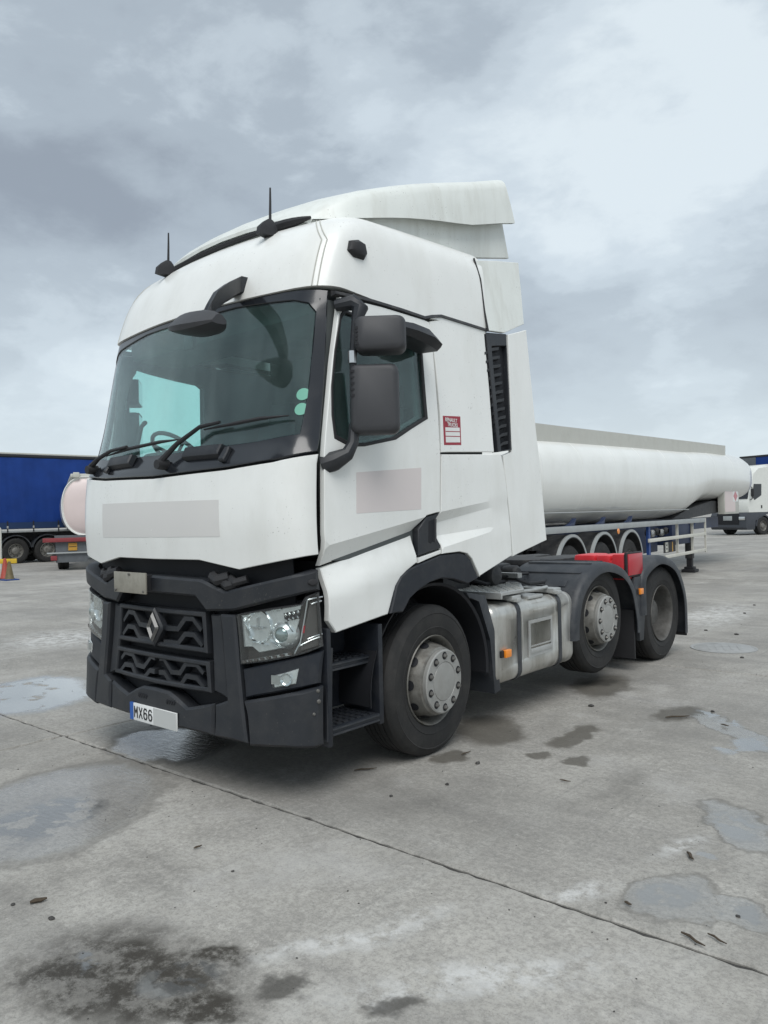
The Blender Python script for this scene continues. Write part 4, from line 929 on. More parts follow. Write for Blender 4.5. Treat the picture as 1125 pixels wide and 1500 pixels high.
# collar under the deflector and rear roof fairing
def CO(y, z, d=0): return Vector((.925+.01*y-d, y, z))
panel('deflector_collar', [(0.692,3.505), (1.443,3.729), (1.805,3.814), (2.265,3.893), (2.754,4.052), (2.845,3.766), (2.322,3.645), (1.961,3.587), (1.484,3.510), (0.977,3.471)], CO, MT['white_old'], thick=.03, mirror=True)
def RF(y, z, d=0): return Vector((1.222-.14*(z-2.95)-d, y, z))
panel('roof_side_fairing', [(2.034,3.518), (2.363,3.594), (2.711,3.663), (2.685,3.399), (2.650,3.133), (2.318,3.003), (2.085,2.982), (2.072,3.136), (2.061,3.369)], RF, MT['white_old'], thick=.03, mirror=True)
def fair_gap(s):
    bm = B(); tube(bm, [(s*(max(RF(y, z).x, xs(y)-inset(2.93+(z-2.93)/1.1125))+.0005), y-.004, z) for y, z in ((2.031,3.528), (2.061,3.369), (2.072,3.136), (2.084,2.977))], .0075, 6); link('fairing_gap_shadow', bm, MT['rubber'], TRUCK)  # dark strip standing in for the shadow in the fairing gap
both(fair_gap)
# roof lip trim over the doors
def lipt(s):
    bm = B(); pts = [(0.487,2.948), (0.777,2.958), (1.098,2.952), (1.325,2.943), (1.402,2.966), (1.513,2.989), (1.793,2.988), (2.087,2.986)]
    loft(bm, [[(s*(xs(y)-inset(z)+a), y, z+b) for a, b in ((.006, .012), (.010, -.006), (-.03, -.016), (-.03, .02))] for y, z in pts]); link('roof_lip', bm, MT['chassis'], TRUCK)
both(lipt)

# ------------------------------------------------------------------ inner shell and interior
SHELL = [(.42, 2.92), (.36, 2.0), (.36, 1.36), (1.15, 1.36), (1.6, 1.36), (1.9, 1.2), (2.0, 1.4), (2.02, 2.95)]
panel('inner_side', SHELL, SS, MT['lining'], d=.055, thick=.03, holes=[shrink(WINDOW, .03)], mirror=True, step=.15)
bm = B(); bb(bm, -1.14, 1.14, 2.0, 2.05, 1.2, 3.48); cr_ = link('rear_wall', bm, MT['lining'], TRUCK)
bm = B(); bb(bm, -1.1, 1.1, .45, 2.0, 1.30, 1.36); link('cab_floor', bm, MT['dash'], TRUCK)
bm = B(); bb(bm, -1.05, 1.05, .95, 2.0, 3.05, 3.08); bb(bm, -1.08, 1.08, .50, .96, 2.86, 3.1, .05); link('headlining', bm, MT['lining'], TRUCK)
bm = B()
loft(bm, [[(x, yfront(x, 1.98)+.05, 1.98), (x, .55, 2.03), (x, .74, 2.02), (x, .80, 1.85), (x, .72, 1.40), (x, yfront(x, 1.6)+.08, 1.40)] for x in (-1.10, -1.0, -.8, -.4, 0, .4, .8, 1.0, 1.10)]); link('dashboard', bm, MT['dash'], TRUCK)
bm = B(); loft(bm, [[(-.66+.33*math.cos(a)*k, .52+.12*math.sin(a)*k-.02*(k-1), h_) for a in [R(18*j) for j in range(20)]] for k, h_ in ((1, 2.02), (.95, 2.09), (.7, 2.13))]); link('instrument_cowl', bm, MT['dash'], TRUCK)
# steering wheel (right-hand drive)
bm = B(); ctr = Vector((-.66, .64, 2.13)); ax_ = Vector((0, .65, .76)).normalized(); u_ = Vector((1, 0, 0)); v_ = ax_.cross(u_)
tube(bm, [ctr+(u_*math.cos(R(15*k))+v_*math.sin(R(15*k)))*.225 for k in range(25)], .016, 8, cap=False)
for a in (90, 210, 330): tube(bm, [ctr-ax_*.03, ctr+(u_*math.cos(R(a))+v_*math.sin(R(a)))*.225], .014, 6)
link('steering_wheel', bm, MT['plastic2'], TRUCK)
for x in (-.56, .60):
    bm = B(); box(bm, (x, 1.28, 1.72), (.50, .50, .16), bev=.05); st = link('seat', bm, MT['seat'], TRUCK)
    bm = B(); box(bm, (x, 1.56, 2.06), (.48, .14, .70), Matrix.Rotation(-.15, 3, 'X'), bev=.05); link('seat_back', bm, MT['seat'], st)
    bm = B(); box(bm, (x, 1.62, 2.48), (.28, .10, .22), Matrix.Rotation(-.15, 3, 'X'), bev=.04); link('head_rest', bm, MT['seat'], st)
    bm = B(); bb(bm, x-.2, x+.2, 1.1, 1.5, 1.36, 1.66, .03); link('seat_base', bm, MT['dash'], st)
# grab rail by the far door pillar, sensor pod behind the glass
bm = B(); tube(bm, [(-1.06, .50, 2.05), (-1.03, .52, 2.22), (-1.02, .55, 2.36), (-1.04, .60, 2.40), (-1.09, .62, 2.40)], .018, 8); link('grab_rail', bm, MT['dash'], TRUCK)
bm = B(); box(bm, FS(.03, 2.83, .05), (.10, .04, .12), bev=.01); link('sensor_pod', bm, MT['rubber'], TRUCK)

# ------------------------------------------------------------------ door mirrors
def rbox(bm, c, s, rz=0, taper=(1, 1), n=5, rad=.05, mi=0):
    """soft-edged housing: rounded rectangles stacked along local y (depth)"""
    w_, d_, h_ = s; rg = []
    M = Matrix.Translation(c) @ Matrix.Rotation(rz, 4, 'Z')
    for (v, k) in ((-.5, .80), (-.44, .92), (-.30, 1.0), (.30, 1.0), (.5, .97)):
        pts = []
        W, H = w_/2*k, h_/2*(1-(1-k)*.6); r_ = min(rad, W*.9, H*.9)
        for q, (cx, cz) in enumerate(((W-r_, H-r_), (-(W-r_), H-r_), (-(W-r_), -(H-r_)), (W-r_, -(H-r_)))):
            for j in range(n+1):
                a = R(90*q+90*j/n); pts.append(M @ Vector((cx+r_*math.cos(a), d_*v, (cz+r_*math.sin(a)))))
        rg.append(pts)
    loft(bm, rg, mi=mi)
def door_mirror(s):
    X = lambda p: (s*(p[0] if s == 1 else max(1.16, p[0]-.05)), p[1]+(0 if s == 1 else .05), p[2])
    bm = B(); tube(bm, [X((1.17, .37, 1.925)), X((1.23, .40, 1.945)), X((1.275, .46, 1.985)), X((1.285, .50, 2.05)), X((1.285, .51, 2.16))], [.062, .058, .042, .034, .030], 10)
    arm = link('mirror_arm', bm, MT['plastic'], TRUCK)
    bm = B(); tube(bm, [X((1.285, .51, 2.1)), X((1.29, .51, 2.55)), X((1.305, .53, 2.76)), X((1.31, .56, 2.84)), X((1.27, .55, 2.885)), X((1.17, .50, 2.875))], [.022, .022, .030, .050, .048, .034], 10); link('mirror_bracket', bm, MT['plastic'], arm)
    bm = B(); tube(bm, [X((1.293, .50, 2.515)), X((1.293, .50, 2.585))], .024, 10); link('bracket_sleeve', bm, MT['satin'], arm)
    ra = R(38); cr_, sr_ = math.cos(ra), math.sin(ra)
    for c, sz, nm in (((1.375, .60, 2.300), (.285, .15, .405), 'main_mirror'), ((1.415, .615, 2.675), (.30, .17, .205), 'wide_angle_mirror')):
        bm = B(); rbox(bm, X(c), sz, s*ra, rad=.045); mm_ = link(nm, bm, MT['plastic2'], arm, ang=50)
        bm = B(); box(bm, X((c[0]-sr_*sz[1]*.505, c[1]+cr_*sz[1]*.505, c[2])), (sz[0]*.86, .004, sz[2]*.88), Matrix.Rotation(s*ra, 3, 'Z')); link('mirror_glass', bm, MT['chrome'], mm_)
        for k in range(5):
            bm = B(); box(bm, X((c[0]-cr_*sz[0]*.43+sr_*sz[1]*.40, c[1]-sr_*sz[0]*.43-cr_*sz[1]*.40, c[2]+(.16-k*.035 if sz[2] > .3 else .03-k*.022))), (.022, .03, .010 if k % 2 else .016), Matrix.Rotation(s*ra, 3, 'Z')); link('mirror_clip', bm, MT['dark'], mm_)
    # kerb mirror above the window
    bm = B(); rg = []
    for y, w_, h_, z in ((.78, .05, .018, 2.835), (.86, .12, .035, 2.815), (.98, .20, .055, 2.79), (1.10, .23, .06, 2.765), (1.20, .21, .05, 2.735), (1.25, .16, .03, 2.72)):
        x0 = xs(y)-.02; rg.append([X((x0, y, z-h_)), X((x0+w_*.8, y, z-h_*1.2)), X((x0+w_, y, z-h_*.5)), X((x0+w_*.8, y, z+h_*.5)), X((x0+w_*.3, y, z+h_)), X((x0, y, z+h_))])
    if s == 1: loft(bm, rg); link('kerb_mirror', bm, MT['plastic'], TRUCK)
both(door_mirror)
# stickers on the side
panel('blurred_decal', [(0.586,1.884), (1.192,1.931), (1.182,1.658), (0.579,1.639)], SD, MT['decal'], doors[0], d=-.0012, thick=.001, cham=.0003)  # plain patch made up in place of the door's blurred lettering
stk = panel('service_sticker', [(1.459,2.294), (1.666,2.306), (1.656,2.104), (1.453,2.093)], SS, MT['stickerred'], d=-.0012, thick=.001, cham=.0003)
panel('sticker_field', [(1.478,2.216), (1.648,2.226), (1.645,2.122), (1.475,2.112)], SS, MT['stickerwhite'], stk, d=-.002, thick=.0008, cham=.0002)
for q in (((1.479,2.185), (1.647,2.194)), ((1.476,2.152), (1.644,2.160))):
    panel('sticker_rule', [q[0], q[1], (q[1][0], q[1][1]+.006), (q[0][0], q[0][1]+.006)], SS, MT['stickerred'], stk, d=-.0025, thick=.0006, cham=.0001)
SIDEM = Matrix(((0, 0, 1, 0), (1, 0, 0, 0), (0, 1, 0, 0), (0, 0, 0, 1)))
for txt, pp in (('RENAULT', (1.482,2.258)), ('TRUCKS', (1.503,2.226))):
    o, wd = text(txt, .036, MT['stickerwhite'], stk, Matrix.Translation((SS(*pp).x+.0025, pp[0], pp[1])) @ SIDEM, 'sticker_lettering', sx=.90, bold=.0006)

# ------------------------------------------------------------------ wheels
def tyre_bm(Rd=.507, W=.315, groove=True, n=56):
    bm = B(); b = .292
    sw = [(b, -.045), (b+.012, -.022), (.33, -.010), (.352, -.006), (.356, -.003), (.36, -.006), (.41, 0), (.445, -.004), (.452, -.001), (.458, -.006), (Rd-.028, -.016), (Rd-.018, -.024), (Rd-.008, -.038), (Rd-.001, -.050)]
    if Rd != .507: sw = [(r*Rd/.507 if r > .34 else r, h) for r, h in sw]
    tr = []
    if groove:
        for c in (.095, .140, .175, .220): tr += [(Rd, -c), (Rd-.012, -c-.002), (Rd-.012, -c-.009), (Rd, -c-.011)]
    prof = sw+tr+[(r, -W-h) for r, h in sw[::-1]]
    lathe(bm, prof, n, 'x', closed=True); return bm
TYRE = tyre_bm(); _t = link('tyre', TYRE, MT['tyre'], None, ang=28); TYRE_ME = _t.data; bpy.data.objects.remove(_t)
def hole_ring(bm, n, rad, h, r, depth, tilt, mi):
    for k in range(n):
        a = 2*math.pi*(k+.5)/n; c = Vector((h, rad*math.cos(a), rad*math.sin(a)))
        nrm = Vector((math.cos(tilt), math.sin(tilt)*math.cos(a), math.sin(tilt)*math.sin(a)))
        t1 = Vector((0, -math.sin(a), math.cos(a))); t2 = nrm.cross(t1)
        vs = [bm.verts.new(c+nrm*depth+t1*r*math.cos(q*math.pi/8)+t2*r*.9*math.sin(q*math.pi/8)) for q in range(16)]
        bm.faces.new(vs).material_index = mi
def steer_rim():
    bm = B()
    lathe(bm, [(.286, -.07), (.290, -.045), (.298, -.030), (.303, -.018), (.299, -.010), (.292, -.016), (.282, -.040), (.274, -.085), (.268, -.125), (.262, -.12), (.252, -.06), (.240, -.01), (.226, .032), (.205, .045), (.12, .045)], 48, 'x')
    hole_ring(bm, 10, .2465, -.035, .034, .004, R(74), 1); return bm
def hub_cover(bm, r=.212, h=.074):
    lathe(bm, [(r-.03, .03), (r-.002, .034), (r, h-.006), (r-.008, h), (.132, h+.001), (.129, h-.004), (.126, h+.001), (.09, h+.006), (.0, h+.008)], 48, 'x')
def drive_rim():
    bm = B()
    lathe(bm, [(.290, -.045), (.298, -.030), (.303, -.016), (.299, -.008), (.290, -.016), (.280, -.05), (.275, -.11), (.272, -.17), (.262, -.20), (.225, -.215), (.16, -.215), (.145, -.20), (.14, -.12), (.12, -.105), (.0, -.10)], 48, 'x')
    hole_ring(bm, 10, .238, -.209, .026, .004, R(15), 1); return bm
def instance(me, name, parent, M=None):
    o = bpy.data.objects.new(name, me); COL.objects.link(o); o.parent = parent
    if M: o.matrix_local = M
    return o
_r = link('rim', steer_rim(), [MT['rim'], MT['dark']], None); RIM_ME = _r.data; bpy.data.objects.remove(_r)
_b = B(); hub_cover(_b); _r = link('hub_cover', _b, MT['hub'], None, ang=30); HUB_ME = _r.data; bpy.data.objects.remove(_r)
_r = link('rim', drive_rim(), [MT['rimdark'], MT['dark']], None); DRIM_ME = _r.data; bpy.data.objects.remove(_r)
_b = B(); lathe(_b, [(.0165, -.002), (.0145, .012), (.010, .020), (.0, .021)], 6, 'x'); _r = link('nut', _b, [MT['nut']], None, ang=20); NUT_ME = _r.data; bpy.data.objects.remove(_r)
_b = B(); lathe(_b, [(.0265, .0015), (.0, .0015)], 16, 'x'); _r = link('nut_recess', _b, MT['dark'], None); REC_ME = _r.data; bpy.data.objects.remove(_r)
def truck_wheel(parent, x, y, z, kind, steer=0, s=1):
    """x: outer sidewall plane"""
    M = Matrix.Translation((s*x, y, z)) @ Matrix.Rotation(steer+(0 if s == 1 else math.pi), 4, 'Z') @ Matrix.Rotation(random.uniform(0, .6), 4, 'X')
    wh = instance(DRIM_ME if kind == 'drive' else RIM_ME, 'wheel', parent, M)
    instance(TYRE_ME, 'tyre', wh)
    if kind == 'drive':
        instance(TYRE_ME, 'tyre', wh, Matrix.Translation((-.345, 0, 0)))
        for k in range(10):
            a = 2*math.pi*k/10; instance(NUT_ME, 'wheel_nut', wh, Matrix.Translation((-.214, .185*math.cos(a), .185*math.sin(a))))
    else:
        instance(HUB_ME, 'hub_cover', wh)
        for k in range(10):
            a = 2*math.pi*k/10; P_ = (.0745, .172*math.cos(a), .172*math.sin(a))
            instance(REC_ME, 'nut_recess', wh, Matrix.Translation(P_)); instance(NUT_ME, 'wheel_nut', wh, Matrix.Translation(P_))
    return wh
YM, ZM, YR = 3.918, .622, 5.459
for s in (1, -1):
    truck_wheel(TRUCK, 1.192, 1.364, .503, 'steer', R(2.6), s)
    truck_wheel(TRUCK, 1.192, YM, ZM, 'steer', 0, s)
    truck_wheel(TRUCK, 1.192, YR, .503, 'drive', 0, s)
for y, z in ((1.364, .5), (YM, ZM), (YR, .5)):
    bm = B(); tube(bm, [(-1.0, y, z), (1.0, y, z)], .07 if y < 5 else .11, 10); link('axle', bm, MT['chassis'], TRUCK)
bm = B(); lathe(bm, [(.0, -.3), (.2, -.22), (.27, 0), (.2, .22), (0, .3)], 20, 'x', (0, YR, .52)); link('differential', bm, MT['chassis'], TRUCK)

# ------------------------------------------------------------------ chassis
for s in (1, -1):
    bm = B(); bb(bm, s*.36, s*.43, .6, 6.15, .74, 1.00, .006); link('frame_rail', bm, MT['chassis'], TRUCK)
for y in (2.3, 3.0, 3.6, 4.7, 6.1):
    bm = B(); bb(bm, -.36, .36, y-.05, y+.05, .78, .96); link('cross_member', bm, MT['chassis'], TRUCK)
bm = B(); bb(bm, -.4, .4, .35, 1.9, .75, 1.30, .05); link('engine', bm, MT['dark'], TRUCK)
bm = B(); tube(bm, [(0, 1.9, .8), (0, 3.4, .75), (0, 5.2, .6)], .07, 10); link('prop_shaft', bm, MT['chassis'], TRUCK)
# clutter behind the cab: air tanks, gearbox cover, cross tubes, susies
for i, (x, y, z, r_, l_) in enumerate(((.62, 2.45, 1.10, .10, .5), (.25, 2.55, 1.16, .085, .6), (-.3, 2.9, 1.15, .10, .7))):
    bm = B(); lathe(bm, [(.001, -l_/2), (r_*.8, -l_/2+.02), (r_, -l_/2+.06), (r_, l_/2-.06), (r_*.8, l_/2-.02), (.001, l_/2)], 16, 'x', (x, y+.25, z)); link('air_tank', bm, MT['chassis'], TRUCK)
for k in range(7):
    bm = B(); x0 = -.25+.11*k; ph = random.uniform(0, 1)
    tube(bm, [(x0+.05*math.sin(t_*5+ph*6), 2.12+t_*1.4, 1.30-.25*math.sin(t_*2.6)+.04*math.sin(t_*9+ph*5)) for t_ in [i/9 for i in range(10)]], .014, 6); link('air_line', bm, MT['rubber'], TRUCK)
for k, (x0, z0) in enumerate(((.30, 1.34), (.05, 1.42), (-.25, 1.36))):
    bm = B(); pts = []
    for i in range(120):
        t_ = i/119; a = t_*2*math.pi*14; pts.append((x0+.04*math.cos(a)+.10*t_, 2.22+.75*t_, z0-.22*math.sin(math.pi*t_)*1.0-.12*t_+.04*math.sin(a)))
    tube(bm, pts, .009, 5); link('coiled_air_line', bm, MT['rubber'], TRUCK)
for k, (x, y, z, l_) in enumerate(((.70, 2.35, 1.08, .55), (.80, 2.9, 1.04, .5), (.55, 3.15, 1.10, .4))):
    bm = B(); tube(bm, [(x-.3, y, z), (x, y+.06, z+.03), (x+.12, y+l_*.4, z-.04), (x+.1, y+l_, z-.05)], .016, 6); link('brake_hose', bm, MT['rubber'], TRUCK)
bm = B(); bb(bm, .44, .60, 3.05, 3.35, 1.0, 1.16, .03); lathe(bm, [(.001, .60), (.06, .61), (.07, .66), (.07, .74), (.05, .76), (.001, .76)], 14, 'x', (0, 3.2, 1.08)); link('valve_block', bm, MT['chassis'], TRUCK)
bm = B(); bb(bm, -.5, .5, 2.25, 2.75, 1.0, 1.06, .004); bb(bm, -.52, .9, 2.95, 3.02, 1.06, 1.10); link('service_deck', bm, MT['alu2'], TRUCK)
bm = B(); bb(bm, .45, .72, 2.12, 2.5, .98, 1.22, .03); link('battery_cover', bm, MT['chassis'], TRUCK)
# belly: unseen gearbox, silencer, battery, radiator and beam boxes added to block light below
bm = B(); bb(bm, -.38, .38, 1.6, 2.5, .45, .95, .06); link('gearbox_blocker', bm, MT['chassis'], TRUCK)
bm = B(); bb(bm, -1.19, -.60, 2.08, 3.30, .32, .95, .05); link('silencer_blocker', bm, MT['chassis'], TRUCK)
bm = B(); bb(bm, -1.0, 1.0, .12, .62, .34, .40, .01); link('underrun_blocker', bm, MT['dark'], TRUCK)
bm = B(); bb(bm, -.58, .58, 2.4, 3.3, .55, .74, .04); link('battery_blocker', bm, MT['chassis'], TRUCK)
bm = B(); bb(bm, -.85, .85, .5, 1.0, .50, 1.0, .04); link('radiator_blocker', bm, MT['dark'], TRUCK)
# fifth wheel
bm = B(); poly = [(.45*math.cos(R(a)), 4.72+.45*math.sin(R(a))) for a in range(-180, 1, 12)]+[(.45, 4.95), (.30, 5.45), (.08, 5.35), (.05, 4.9), (-.05, 4.9), (-.08, 5.35), (-.30, 5.45), (-.45, 4.95)]
prism(bm, poly, 'z', 1.06, 1.12, .006); fw = link('fifth_wheel', bm, MT['chassis'], TRUCK)
bm = B(); bb(bm, -.45, .45, 4.55, 4.95, 1.0, 1.06); link('fifth_wheel_base', bm, MT['chassis'], fw)
# fuel tank
TY0, TY1, TX0, TX1, TZ0, TZ1 = 2.075, 3.36, .60, 1.205, .315, .925
def tank_ring(y, k=0.0):
    P = []; r_ = .085
    for q, (cx, cz) in enumerate(((TX1-r_, TZ1-r_), (TX0+r_, TZ1-r_), (TX0+r_, TZ0+r_), (TX1-r_, TZ0+r_))):
        for j in range(7):
            a = R(90*q+15*j); P.append((cx+r_*math.cos(a), y, cz+r_*math.sin(a)))
    c = Vector(((TX0+TX1)/2, y, (TZ0+TZ1)/2))
    return [tuple(c+(Vector(p)-c)*(1-k)) for p in P]
bm = B(); loft(bm, [tank_ring(TY0, .10), tank_ring(TY0+.012, .03), tank_ring(TY0+.04, 0), tank_ring(TY1-.04, 0), tank_ring(TY1-.012, .03), tank_ring(TY1, .10)]); ft = link('fuel_tank', bm, MT['alu'], TRUCK, ang=45)
for y in (2.44, 3.10):
    bm = B(); loft(bm, [tank_ring(y-.028, -.006), tank_ring(y-.024, -.022), tank_ring(y+.024, -.022), tank_ring(y+.028, -.006)], caps=False); link('tank_strap', bm, MT['fender'], ft)
for y in (2.16, 3.28, 2.50, 3.03):
    bm = B(); loft(bm, [tank_ring(y-.006, 0), tank_ring(y, -.006), tank_ring(y+.006, 0)], caps=False); link('tank_weld', bm, MT['alu'], ft)
# footstep pocket pressed in the tank
bm = B(); y0, y1, z0, z1 = 2.60, 2.93, .50, .735
O1 = [(y0-.025, z0-.03), (y1+.025, z0-.03), (y1+.025, z1+.025), (y0-.025, z1+.025)]; I1 = [(y0, z0), (y1, z0), (y1, z1), (y0, z1)]
rim_ = [[(TX1+.001, p[0], p[1]) for p in O1], [(TX1+.012, p[0], p[1]) for p in O1], [(TX1+.012, p[0], p[1]) for p in I1], [(TX1+.002, p[0], p[1]) for p in I1]]
loft(bm, rim_, caps=False); pk = link('step_pocket', bm, MT['alu2'], ft)
def cut(o, cbm):
    c = link('cutter', cbm, MT['alu'], None, sm=False); md = o.modifiers.new('cut', 'BOOLEAN'); md.operation = 'DIFFERENCE'; md.object = c; md.solver = 'EXACT'
    me = bpy.data.meshes.new_from_object(o.evaluated_get(bpy.context.evaluated_depsgraph_get())); o.modifiers.clear(); o.data = me; bpy.data.objects.remove(c)
bm = B(); bb(bm, TX1-.13, TX1+.1, y0, y1, z0, z1); cut(ft, bm)
bm = B(); bb(bm, TX1+.002, TX1+.018, y0-.004, y1+.004, z0-.004, z0+.035, .004); bb(bm, TX1+.002, TX1+.014, y0, y1, z0+.05, z0+.058); link('pocket_ledge', bm, MT['alu2'], pk)
# upper pressed step of the tank
bm = B(); bb(bm, TX1-.20, TX1-.035, 2.66, 2.90, TZ1-.008, TZ1+.02, .01); up_ = link('tank_top_step', bm, MT['alu2'], ft)
bm = B(); bb(bm, TX1-.025, TX1+.004, 2.67, 2.89, TZ1-.105, TZ1-.085, .004); bb(bm, TX1-.05, TX1-.012, 2.67, 2.89, TZ1-.05, TZ1-.035, .004); link('step_grip', bm, MT['alu'], ft)
# chequer-plate catwalk above the tank
CZ = 1.01
bm = B(); prism(bm, [(.50, 2.22), (1.19, 2.22), (1.19, 2.56), (.86, 3.06), (.50, 3.06)], 'z', CZ-.02, CZ); bb(bm, .50, 1.20, 2.20, 2.222, CZ-.045, CZ+.004, .004); cw = link('catwalk', bm, MT['alu2'], TRUCK)
bm = B()
for i in range(13):
    for j in range(14):
        x, y = .53+i*.054, 2.25+j*.058
        if y > min(3.02, 2.52+(1.19-x)*1.5) or x > 1.17: continue
        box(bm, (x, y, CZ+.004), (.034, .010, .006), Matrix.Rotation(R(45 if (i+j) % 2 else -45), 3, 'Z'))
tag(link('chequer_stud', bm, MT['alu'], cw, sm=False), kind='stuff')
for y in (2.44, 3.10):
    bm = B(); bb(bm, .85, 1.19, y-.06, y+.07, TZ1+.012, TZ1+.05, .008); bb(bm, 1.12, 1.215, y-.035, y+.035, TZ1-.0, TZ1+.03, .005); link('strap_clamp', bm, MT['alu2'], ft)
bm = B(); tube(bm, [(.85, 2.62, .985), (1.13, 2.66, .985), (1.15, 2.75, .985), (1.12, 3.05, .985)], .014, 8); link('catwalk_bar', bm, MT['alu2'], TRUCK)
# side markers
for y, z, x in ((2.235, .555, 1.222), (4.765, .80, 1.235)):
    bm = B(); box(bm, (x, y, z), (.03, .085, .06), bev=.008); mk = link('side_marker', bm, MT['amber'], TRUCK)
    bm = B(); box(bm, (x-.012, y-.055, z), (.02, .05, .05)); link('marker_base', bm, MT['rubber'], mk)

# ------------------------------------------------------------------ rear mudguards
def fender(s, pl2, x0, x1):
    """arched band with a rolled outer lip along a profile of (y, z)"""
    n = 30; cum = [0]
    for a, b in zip(pl2, pl2[1:]): cum.append(cum[-1]+math.hypot(b[0]-a[0], b[1]-a[1]))
    ym = [0]; pts = []
    for k in range(n+1):
        t = cum[-1]*k/n
        i = max(0, min(len(cum)-2, next((q for q in range(len(cum)-1) if cum[q+1] >= t), len(cum)-2)))
        u = (t-cum[i])/(cum[i+1]-cum[i]); P = [pl2[max(i-1, 0)], pl2[i], pl2[i+1], pl2[min(i+2, len(pl2)-1)]]
        pts.append(tuple(.5*(2*P[1][c]+(P[2][c]-P[0][c])*u+(2*P[0][c]-5*P[1][c]+4*P[2][c]-P[3][c])*u*u+(3*P[1][c]-P[0][c]-3*P[2][c]+P[3][c])*u**3) for c in (0, 1)))
    sec = [(x0, -.0), (x0, .012), (x1-.06, .020), (x1-.018, .012), (x1, -.012), (x1, -.075), (x1-.008, -.075), (x1-.010, -.016), (x1-.03, .0)]
    rg = []
    for i, (y, z) in enumerate(pts):
        a_ = pts[max(i-1, 0)]; b_ = pts[min(i+1, len(pts)-1)]; t = Vector((b_[0]-a_[0], b_[1]-a_[1])).normalized(); nr = Vector((-t.y, t.x))
        rg.append([(s*x, y+nr.x*h, z+nr.y*h) for x, h in sec])
    bm = B(); loft(bm, rg); return bm, pts
for s in (1, -1):
    bm, pts = fender(s, [(3.30, .50), (3.31, .66), (3.42, .91), (3.66, 1.072), (3.97, 1.126), (4.34, 1.045), (4.57, .87), (4.69, .58), (4.71, .40)], .48, 1.25); f1 = link('mudguard', bm, MT['fender'], TRUCK, ang=45)
    # ribs across the crown
    def onarc(k): return pts[k], Vector((-(pts[k+1][1]-pts[k-1][1]), pts[k+1][0]-pts[k-1][0])).normalized()
    for k in (9, 12, 15, 18):
        (y, z), nr = onarc(k); t_ = Vector((nr.y, -nr.x))*.016; y += nr.x*.016; z += nr.y*.016
        bm = B(); loft(bm, [[(s*x, y-t_.x, z-t_.y), (s*x, y-t_.x*.6+nr.x*.012, z-t_.y*.6+nr.y*.012), (s*x, y+t_.x*.6+nr.x*.012, z+t_.y*.6+nr.y*.012), (s*x, y+t_.x, z+t_.y)] for x in (.52, 1.17)]); link('mudguard_rib', bm, MT['fender'], f1)
    for k, xx in ((5, .70), (5, .92), (5, 1.10), (7, .62), (7, .84), (7, 1.06)):
        (y, z), nr = onarc(k); y += nr.x*.018; z += nr.y*.018
        bm = B(); box(bm, (s*xx, y, z), (.07, .085, .014), Matrix.Rotation(math.atan2(-nr.x, nr.y), 3, 'X'), bev=.004); link('mudguard_pad', bm, MT['fender'], f1)
    bm = B(); bb(bm, s*.62, s*1.20, 4.66, 4.685, .13, .62, .004); link('mud_flap', bm, MT['rubber'], f1)
    bm, pts = fender(s, [(4.80, .55), (4.80, .90), (4.95, 1.04), (5.31, 1.116), (5.70, 1.02), (5.92, .82), (6.03, .58), (6.04, .22)], .62, 1.25); f2 = link('mudguard', bm, MT['fender'], TRUCK, ang=45)
    # joining web between the two arches
    bm = B(); prism(bm, [(4.60, .80), (4.66, .95), (4.90, .95), (4.90, .66), (4.84, .30), (4.74, .30), (4.70, .60)], 'x', s*1.185, s*1.225, .008); link('mudguard_web', bm, MT['fender'], f2)
    bm = B(); bb(bm, s*.66, s*1.22, 6.065, 6.09, .18, .62, .004); link('mud_flap', bm, MT['rubber'], f2)
# red extinguisher box across the chassis between the arches
bm = B(); bb(bm, .64, 1.188, 4.50, 4.86, .93, 1.12, .02)
for x, w_ in ((.76, .115), (.965, .075)): bb(bm, x-w_, x+w_, 4.49, 4.87, 1.05, 1.175, .035)
eb = link('extinguisher_box', bm, MT['red'], TRUCK)
bm = B(); bb(bm, 1.188, 1.215, 4.485, 4.885, .955, 1.20, .008); link('box_end_frame', bm, MT['rubber'], eb)
bm = B(); bb(bm, 1.19, 1.222, 4.51, 4.865, .972, 1.185, .006); link('box_end_panel', bm, MT['redlens'], eb)
bm = B(); bb(bm, 1.06, 1.187, 4.49, 4.88, .95, 1.185, .02); link('box_corner', bm, MT['red'], eb)
bm = B(); box(bm, (0, 6.2, .9), (2.0, .06, .14)); rb = link('rear_lamp_bar', bm, MT['chassis'], TRUCK)
for s in (1, -1):
    bm = B(); box(bm, (s*.75, 6.24, .9), (.4, .04, .12), bev=.01); link('tail_lamp', bm, MT['redlens'], rb)

# ------------------------------------------------------------------ white tank trailer behind (faces right, away from the camera)
tau = .0644
TKx, TKy = (-2.555,17.172); TKx += .35*math.cos(tau); TKy += .35*math.sin(tau)
TK = thing('tank_trailer', 'long white tank trailer with three axles behind the truck', 'trailer', (TKx, TKy, 0), tau)
